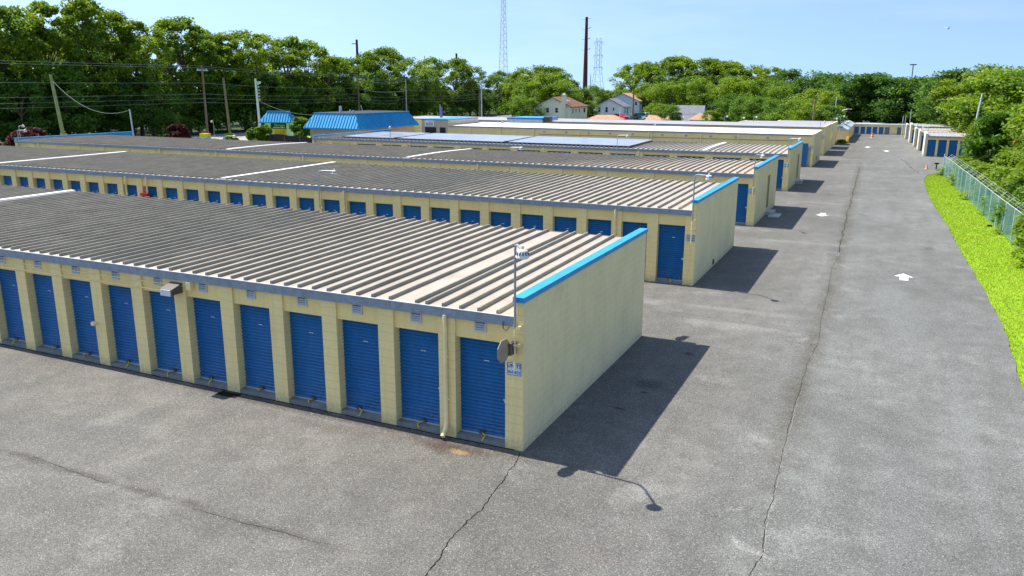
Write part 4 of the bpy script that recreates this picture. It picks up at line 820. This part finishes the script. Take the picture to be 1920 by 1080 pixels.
MB().tube([(-3.9, 2.2, 4.7), (-3.9, 2.2, 5.5)], .16, 8).build('flue', M['galv_light'], rf); MB().tube([(-1.2, 3, 4.7), (-1.5, 3, 5.6)], .04, 6).build('flue', M['galv_light'], rf)
MB().tube([(-1.6, 1.6, 4.7), (-1.6, 1.6, 5.05)], .12, 8).build('roof_vent', M['galv_light'], rf); MB().tube([(-2.2, 1.8, 4.7), (-2.2, 1.8, 5.1)], .1, 8).build('roof_vent', M['galv_light'], rf)
t = empty('brick_shop', (-42.3, 71.9, 0), 'tan brick shop end with a white sign and dark window left of the white roof', 'building')
mb = MB(); mb.box(-3.7, 0, 0, 8, 0, 3.85); mb.build('wall', M['tan_wall'], t); MB().box(-3.75, .05, -.04, 8, 3.85, 3.97).build('coping', M['coping'], t)
f = MB().box(-3.25, -1.65, -.03, 0, 1.7, 2.98).build('window', M['bronze'], t); MB().box(-3.2, -1.7, -.04, -.03, 1.75, 2.93).build('pane', M['glass'], f)
MB().box(-1.15, -.35, -.03, 0, .1, 2.98).build('door', M['glass'], t)
t2 = empty('shop_sign', (-44.85, 71.86, 3.4), 'white slanting-letter sign over the dark shop window', 'sign'); MB().box(-.7, .65, -.03, 0, -.33, .38).build('sign_panel', M['white'], t2); mb = MB()
for k in range(6): x = -.5+k*.17; mb.hexa([(x, -.04, -.22), (x+.07, -.04, -.22), (x, -.03, -.22), (x+.07, -.03, -.22), (x+.06, -.04, .03), (x+.14, -.04, .03), (x+.06, -.03, .03), (x+.14, -.03, .03)])
for k in range(3): mb.box(-.1+k*.2, .05+k*.2, -.04, -.03, .14, .2)
mb.build('lettering', M['ink'], t2)
# white yard wall and blue coped block behind
t = empty('yard_building', (-36.4, 88.2, 0), 'white-walled block with a blue cap behind the white roof', 'building'); MB().box(-5.2, 0, -.9, 5, 0, 3.55).build('wall', M['white'], t); MB().box(-5.25, .05, -.95, 5.05, 3.55, 3.75).build('coping', M['coping'], t); MB().box(.1, 1.0, -.6, .4, 3.3, 3.9).build('roof_unit', M['bronze'], t)
# ------------------------------------------------------------------ houses
def house(name, x, y, wd, L, ze, zr, label, wallm, roofm_, wins, side=(), hip=True, over=.35):
    t = empty(name, (x, y, 0), label, 'house'); MB().box(-wd, 0, 0, L, 0, ze).add([(-wd, 0, ze+.001), (0, 0, ze+.001), (-wd/2, 0, zr-.05), (-wd, L, ze+.001), (0, L, ze+.001), (-wd/2, L, zr-.05)], [(0, 1, 2), (4, 3, 5)]).build('wall', wallm, t)
    h0 = L-(2. if hip else 0)+over; o = over; ek = ze-o*(zr-ze)/(wd/2); th = .12
    mb = MB(); v = []
    for dz in (0, th): v += [(-wd-o, -o, ek+dz), (-wd/2, -o, zr+dz), (o, -o, ek+dz), (-wd-o, L+o, ek+dz), (-wd/2, h0, zr+dz), (o, L+o, ek+dz)]
    mb.add(v, [(0, 1, 4, 3), (1, 2, 5, 4), (3, 4, 5), (9, 10, 7, 6), (10, 11, 8, 7), (11, 10, 9), (0, 6, 7, 1), (1, 7, 8, 2), (2, 8, 11, 5), (3, 5, 11, 9), (0, 3, 9, 6)])
    rf = mb.build('roof', roofm_, t)
    for a, b, z0, z1 in wins:
        f = MB().box(a, b, -.04, 0, z0, z1).build('window', M['white'], t); MB().box(a+.07, b-.07, -.05, -.04, z0+.07, (z0+z1)/2-.03).box(a+.07, b-.07, -.05, -.04, (z0+z1)/2+.03, z1-.07).build('pane', M['glass'], f)
    for a, b, z0, z1 in side:
        f = MB().box(0, .04, a, b, z0, z1).build('window', M['white'], t); MB().box(.04, .05, a+.07, b-.07, z0+.07, z1-.07).build('pane', M['glass'], f)
    return t, rf
yel = plain('cream_siding', (.93, .83, .62)); whi = plain('house_wrap', (.88, .89, .93), .6, .2, 0, .12, 1.5); rfb = plain('brown_shingle', (.20, .10, .07), .9, .1, 0, .25, 2); rfo = plain('orange_shingle', (.40, .25, .16), .9, .1, 0, .2, 2); rfg = plain('grey_shingle', (.17, .18, .2), .9, .1, 0, .2, 2)
x, y = pxdir(1070, 176); t, rf = house('cream_house', x, y, 8.6, 10.5, 3.85, 5.75, 'cream house with a brown roof and a tall wall chimney', yel, rfb, [(-5.7, -4.95, 2.5, 3.6), (-3.6, -2.85, 2.5, 3.6)], [(1, 1.6, 2.4, 3.4), (3, 3.5, 2.5, 3.4), (5, 5.6, 2.5, 3.4), (8, 9.2, 2.4, 3.5)])
mb = MB(); mb.box(-1.9, -1.0, -.6, 0, 0, 6.2); mb.box(-2.05, -.85, -.7, .05, 6.2, 6.35); mb.box(-1.7, -1.2, -.5, -.1, 6.35, 6.7); mb.hexa([(-4.2, -.55, 0), (-1.9, -.55, 0), (-4.2, -.01, 0), (-1.9, -.01, 0), (-2., -.55, 2.2), (-1.9, -.55, 2.2), (-2., -.01, 2.2), (-1.9, -.01, 2.2)]); mb.build('chimney', yel, t)
for i, dx in enumerate((0, .9)): MB().tube([(-2.2+dx, 1+dx, 5.15-.3*dx), (-2.3+dx, .7+dx, 5.45-.3*dx)], [.4, .06], 10).build('satellite_dish', M['galv_light'], rf)
x, y = pxdir(1169, 214); t, rf = house('white_house', x, y, 7.8, 6, 3.15, 5.05, 'white wrapped house with a grey roof beside the red pickup', whi, rfg, [(-6.9, -6.2, 1.6, 3.0), (-4.9, -4.2, 1.6, 3.0), (-2.9, -2.4, 2.1, 2.9)], [(1, 1.6, 1.4, 2.8), (3, 3.8, .3, 2.8)], hip=False)
x, y = pxdir(1198, 226); house('tall_white_house', x, y, 9.6, 7, 4.4, 6.4, 'taller pale house with an orange roof behind the wrapped house', plain('pale_siding', (.7, .76, .8)), rfo, [(-1.2, -.5, 3.2, 4.2)], [(1, 1.8, 3.4, 4.3), (3.5, 4.3, 3.3, 4.3)], hip=False)
def low_shed(px, d, wd, L, ze, zr, lab, wm, rm, **k):
    x, y = pxdir(px, d); t = empty('low_shed', (x, y, 0), lab, 'shed'); MB().box(-wd/2, wd/2, 0, L, 0, ze).build('wall', wm, t)
    MB().add([(-wd/2-.3, -.3, ze), (wd/2+.3, -.3, ze), (wd/2+.3, L+.3, ze), (-wd/2-.3, L+.3, ze), (-wd/2+wd*k.get('i', .12), L/2, zr), (wd/2-wd*k.get('i', .12), L/2, zr)], [(0, 1, 5, 4), (1, 2, 5), (2, 3, 4, 5), (3, 0, 4), (0, 3, 2, 1)]).build('roof', rm, t); return t
low_shed(1133, 190, 7.6, 3, .8, 1.7, 'low white shed with an orange hipped roof in front of the red pickup', M['white'], rfo, i=.22)
low_shed(1236, 172, 5.2, 3, 1.3, 2.3, 'small orange-roofed shed right of the parked cars', M['white'], rfo, i=.02)
low_shed(1290, 190, 7, 5, 2.2, 4.0, 'grey-roofed shed half hidden by trees', M['white'], rfg, i=.02)
low_shed(1316, 180, 5, 4, 1.2, 2.5, 'low orange-roofed shed under the trees right of the grey one', M['white'], rfo, i=.3)
# ------------------------------------------------------------------ vehicles
def car(name, px, d, rz, col, label, prof, wd=1.8, bed=None, cabin=None, wheels=(.85, 3.5), dz=-.1):
    x, y = pxdir(px, d); t = empty(name, (x, y, dz), label, 'car' if name != 'pickup_truck' else 'pickup truck', rz=rz)
    pm_ = plain(name+'_paint', col, .25, .6, .2, .04); n = len(prof); mb = MB()
    vs = [(a, -wd/2*(1 if z < 1.0 else .88), z) for a, z in prof]+[(a, wd/2*(1 if z < 1.0 else .88), z) for a, z in prof]
    mb.add(vs, [tuple(range(n)), tuple(range(2*n-1, n-1, -1))]+[(i, n+i, n+(i+1) % n, (i+1) % n) for i in range(n)]); body = mb.build('body', pm_, t)
    for a0, a1, b0, b1, z0, z1 in cabin:
        for s in (-1, 1): yy = s*(wd/2*.95+.02); MB().quad((a0, yy, z0), (a1, yy, z0), (b1, yy*.95, z1), (b0, yy*.95, z1)).build('side_window', M['glass'], t)
    for wx in wheels:
        for s in (-1, 1):
            wl = MB().disc((wx, s*(wd/2-.1), .34), (0, 1, 0), .34, .24, 14).build('wheel', M['tyre'], t); MB().disc((wx, s*(wd/2+.03), .34), (0, 1, 0), .19, .02, 10).build('rim', M['silver'], wl)
    return t
pick = [(0, .45), (0, 1.05), (2.1, 1.08), (2.15, 1.15), (2.4, 1.8), (3.7, 1.82), (4.3, 1.2), (5.5, 1.08), (5.6, .5)]
t = car('pickup_truck', 1139, 204, R_(-12), (.7, .01, .03), 'red pickup truck parked beside the white wrapped house', pick, 1.9, cabin=[(2.45, 3.3, 2.6, 3.3, 1.2, 1.7), (3.36, 4.1, 3.36, 3.65, 1.2, 1.7)], wheels=(1.0, 4.6))
sed = [(0, .4), (0, .95), (.5, 1.02), (1.1, 1.42), (2.5, 1.45), (3.3, 1.0), (4.3, .9), (4.4, .45)]
t = car('parked_car', 1177, 211, R_(68), (.22, .34, .42), 'blue-grey car seen from behind on the side street', sed, 1.75, cabin=[(.9, 1.8, 1.2, 1.8, 1.02, 1.36), (1.86, 3.0, 1.86, 2.4, 1.02, 1.36)])
MB().quad((.45, -.7, 1.06), (.45, .7, 1.06), (1.05, .62, 1.4), (1.05, -.62, 1.4)).build('rear_window', M['glass'], t, (-.03, 0, .02))
suv = [(0, .45), (0, 1.1), (.15, 1.65), (2.9, 1.72), (3.5, 1.15), (4.4, 1.0), (4.5, .5)]
car('parked_car', 1188, 216, R_(10), (.08, .3, .33), 'teal van parked right of the wooden pole', suv, cabin=[(.3, 1.5, .4, 1.5, 1.15, 1.58), (1.58, 3.2, 1.58, 2.8, 1.15, 1.58)])
car('parked_car', 1206, 216, R_(75), (.75, .76, .8), 'white van parked at the tree edge beside the teal one', suv, cabin=[(.3, 1.5, .4, 1.5, 1.15, 1.58), (1.58, 3.2, 1.58, 2.8, 1.15, 1.58)])
car('parked_car', 1205, 206, R_(5), (.7, .68, .68), 'low white car below the white van', sed, cabin=[(.9, 1.8, 1.2, 1.8, 1.02, 1.36), (1.86, 3.0, 1.86, 2.4, 1.02, 1.36)])
car('parked_car', 778, 112, R_(80), (.55, .62, .68), 'pale car parked between the blue-roofed office and the brick shop', suv, cabin=[(.3, 1.5, .4, 1.5, 1.15, 1.58), (1.58, 3.2, 1.58, 2.8, 1.15, 1.58)])
# ------------------------------------------------------------------ poles and wires
def upole(px, X, h, mat, label, r=.16, arm=False, name='utility_pole', lean=0, lamp_=False, d=None):
    if d: x, y = pxdir(px, d)
    else: x, y = X, atX(px, X)
    t = empty(name, (x, y, 0), label, 'pole'); MB().tube([(0, 0, -.2), (lean, 0, h)], [r*1.15, r*.8], 9).build('pole_shaft', mat, t)
    if arm: MB().box(-.06, .06, -1.2, 1.2, h-.75, h-.62).box(-1.0, 1.0, -.05, .05, h-.55, h-.45).build('crossarm', M['galv_light'], t); MB().tube([(0, -.9, h-.6), (0, -.9, h-.4)], .06, 6).tube([(0, .9, h-.6), (0, .9, h-.4)], .06, 6).build('insulator', M['greysteel'], t)
    return t, Vector((x+lean, y, h))
P = {}
P['a'] = upole(115, -80, 9.0, M['wood_green'], 'leaning greenish wooden pole left of centre in the tree line', .2, lean=-1.15)[1]
P['b'] = upole(385, -93, 10.9, M['wood'], 'brown wooden pole with a crossarm before the trees', .18, True)[1]
P['c'] = upole(428, -80, 9.0, M['wood'], 'plain wooden pole rising from the clipped bush', .17, lean=-.5)[1]
t, P['d'] = upole(485, -78, 8.9, plain('pale_pole', (.62, .63, .66)), 'white metal pole with a floodlight and streamers left of the sign kiosk', .17, lean=-.25)
MB().hexa([(.1, -.2, 8.1), (.5, -.2, 8.2), (.1, .2, 8.1), (.5, .2, 8.2), (.1, -.2, 8.5), (.6, -.2, 8.5), (.1, .2, 8.5), (.6, .2, 8.5)]).box(-.1, .3, -.05, .05, 8.0, 8.1).build('floodlight', M['galv_light'], t); mb = MB()
for k in range(5): mb.box(.1, .35+.05*(k % 2), -.03, .03, 5.8+k*.45, 6.0+k*.45)
mb.build('bracket', M['galv_light'], t)
P['e'] = upole(247, -62, 5.5, M['galv_light'], 'short blue-grey post at the back corner of the third row', .08, lean=-.35, name='metal_post')[1]
P['f'] = upole(673, -93, 10.0, M['wood'], 'wooden pole behind the middle of the blue office roof', .16, True)[1]
P['g'] = upole(762, -93, 9.4, plain('pale_wood', (.4, .37, .33)), 'pale pole behind the right end of the blue office roof', .16)[1]
P['h'] = upole(903, -93, 9.8, M['greysteel'], 'grey pole with a lamp before the dark oaks', .17, True)[1]
upole(899, -92, 7, M['wood'], 'shorter brown pole just left of the grey pole', .13)
upole(961, -92, 8.4, M['wood_green'], 'greenish pole left of the bright leafy tree', .16)
upole(1187, None, 7.5, M['wood'], 'wooden pole beside the blue-grey parked car', .2, d=183)
upole(1163, None, 3.5, M['white'], 'thin white pole in front of the red pickup', .08, d=172)
upole(1527, None, 6.3, M['wood'], 'wooden pole with an orange top before the bright trees behind the grey roof', .14, d=128)
upole(1567, None, 6.5, M['galv_light'], 'slim pale pole behind the street light', .08, d=138)
upole(1828, None, 7.2, M['galv_light'], 'pale leaning pole above the pine behind the fence', .13, lean=.6, d=112)
x, y = pxdir(1703, 300); t, _ = upole(1703, None, 15.8, M['wood'], 'distant pole with a T crossarm above the wood', .2, d=300); MB().box(-1.0, 1.0, -.12, .12, 15.4, 15.75).build('crossarm', M['wood'], t)
def wire(name, pts, r=.03, label=None):
    mb = MB(); mb.tube(pts, r, 5); o = mb.build(name, M['wire']); tag(o, label, 'cable', 'power lines along the road'); return o
def sag(a, b, s, n=14): return [tuple(Vector(a).lerp(Vector(b), i/n)-Vector((0, 0, s*4*(i/n)*(1-i/n)))) for i in range(n+1)]
NOD = [(-92, -30), (-93, atX(385, -93)), (-93, atX(673, -93)), (-93, atX(762, -93)), (-93, atX(903, -93)), (-93, 260)]
WZ = [(10.9, 'highest'), (10.6, 'second highest'), (8.3, 'upper middle'), (6.6, 'lower middle'), (5.9, 'second lowest'), (5.3, 'lowest')]
for z, nm in WZ:
    pts = []
    zz = [z+.3, z, z-.7, z-1.1, z-.9, z-.9] if z > 8 else [z, z, z-.2, z-.6, z-.4, z]
    for i in range(len(NOD)-1): pts += sag((NOD[i][0], NOD[i][1], zz[i]), (NOD[i+1][0], NOD[i+1][1], zz[i+1]), .35 if i != 2 else .6, 10)[(0 if i == 0 else 1):]
    wire('power_line', pts, .022 if z > 8 else .02, '%s cable of the roadside power line' % nm)
wire('power_line', sag(P['a']-Vector((0, 0, .5)), P['e']-Vector((0, 0, .1)), 1.6), .02, 'pale slack cable from the leaning pole down to the short post')
wire('power_line', sag(P['f']-Vector((0, 0, .8)), P['g']-Vector((0, 0, .3)), .5), .035, 'pale drooping cable between the two poles behind the office, upper')
wire('power_line', sag(P['f']-Vector((0, 0, 2.6)), P['g']-Vector((0, 0, 2.4)), .5), .035, 'pale drooping cable between the two poles behind the office, lower')
wire('power_line', sag(P['d']-Vector((0, 0, 3)), (-57, 67, 4.4), .7), .016, 'cable running from the white pole to the office roof')
# ------------------------------------------------------------------ towers
def lattice(name, px, d, h, w0, w1, n, r, label, legs=4, mat='greysteel'):
    x, y = pxdir(px, d); t = empty(name, (x, y, 0), label, 'tower'); mb = MB(); md = MB()
    def c(k, u): wd = (w0+(w1-w0)*u)/2; a = 2*math.pi*(k+.5)/legs; s = wd*(1.414 if legs == 4 else 1.15); return Vector((math.cos(a)*s, math.sin(a)*s, h*u))
    for k in range(legs): mb.tube([c(k, 0), c(k, 1)], r, 5)
    for i in range(n):
        for k in range(legs): u0, u1 = i/n, (i+1)/n; md.tube([c(k, u0), c((k+1) % legs, u1)], r*.45, 4); md.tube([c(k, u1), c((k+1) % legs, u1)], r*.5, 4)
    mb.build('legs', M[mat], t); md.build('bracing', M[mat], t); return t
lattice('radio_mast', 944, 600, 73, 7.2, 2.4, 16, .22, 'tall slim lattice radio mast above the oaks', 3)
x, y = pxdir(1096, 350); t = empty('transmission_pole', (x, y, 0), 'tall dark brown steel pole with four short crossarms', 'pole'); MB().tube([(0, 0, 0), (0, 0, 36.5)], [1.15, .55], 14).build('pole_shaft', M['brownsteel'], t); mb = MB()
for z in (35.6, 31.8, 27.6, 23.4): mb.tube([(-1.9, 0, z+.1), (0, 0, z-.1), (1.9, 0, z+.5)], .16, 6)
mb.build('crossarm', M['greysteel'], t)
t = lattice('pylon', 1119, 500, 20, 8.2, 2.9, 5, .13, 'pale lattice power pylon right of the brown steel pole'); mb = MB()
for sx in (-1.6, 1.6):
    for sy in (-1.6, 1.6): mb.tube([(sx, sy, 19.5), (sx*.75, sy*.75, 37)], .16, 5)
for z in (20, 27, 34.5): mb.box(-2.8, 2.8, -.12, .12, z, z+.25); mb.tube([(-2.7, 0, z), (-2.7, 0, z-1.6)], .14, 5); mb.tube([(2.7, 0, z), (2.7, 0, z-1.6)], .14, 5)
for k in range(6): z = 20+k*2.8; mb.tube([(-1.4, 0, z), (1.4, 0, z+2.8)], .08, 4); mb.tube([(1.4, 0, z), (-1.4, 0, z+2.8)], .08, 4)
mb.build('upper_frame', M['greysteel'], t)
for px, d, h, lab in ((674, 300, 24.2, 'brown steel pole top showing above the oaks'), (857, 330, 21, 'dark steel pole top above the right-hand oaks'), (798, 330, 20, 'thin grey pole top between two oak crowns')):
    x, y = pxdir(px, d); t = empty('transmission_pole', (x, y, 0), lab, 'pole'); MB().tube([(0, 0, 0), (0, 0, h)], [.6, .4] if px != 798 else [.3, .18], 10).build('pole_shaft', M['brownsteel'] if px != 798 else M['greysteel'], t)
    if px == 674: MB().tube([(0, 0, h-1.4), (-2., -.2, h-1.4)], .15, 5).build('crossarm', M['brownsteel'], t)
# flag near the shop, bird
x, y = pxdir(825, 118); t = empty('feather_flag', (x, y, 0), 'narrow purple feather flag behind the brick shop', 'flag'); MB().tube([(0, 0, 0), (0, 0, 5.4)], .03, 5).build('flag_pole', M['galv_light'], t); MB().hexa([(.03, -.01, 3.4), (.45, -.01, 3.6), (.03, .01, 3.4), (.45, .01, 3.6), (.03, -.01, 5.3), (.3, -.01, 5.0), (.03, .01, 5.3), (.3, .01, 5.0)]).build('flag_cloth', plain('purple_cloth', (.2, .15, .6)), t)
v = F+RR*((1778-960)/FPX)-UU*((54-540)/FPX); p = Vector(CAM)+v*60
mb = MB(); mb.tube([(-.22, 0, 0), (0, 0, .0), (.22, 0, .02)], [.02, .07, .02], 6); mb.hexa([(-.1, 0, .03), (.1, 0, .03), (-.25, .5, .2), (-.1, .5, .2), (-.1, 0, .05), (.1, 0, .05), (-.25, .5, .215), (-.1, .5, .215)]); mb.hexa([(-.1, -.5, .2), (-.25, -.5, .2), (-.1, 0, .03), (.1, 0, .03), (-.1, -.5, .215), (-.25, -.5, .215), (-.1, 0, .05), (.1, 0, .05)])
o = mb.build('bird', plain('gull_feathers', (.5, .55, .6)), None, tuple(p), R_(40)); o.scale = (.6, .6, .6); tag(o, 'small pale gull gliding high in the right sky', 'bird')
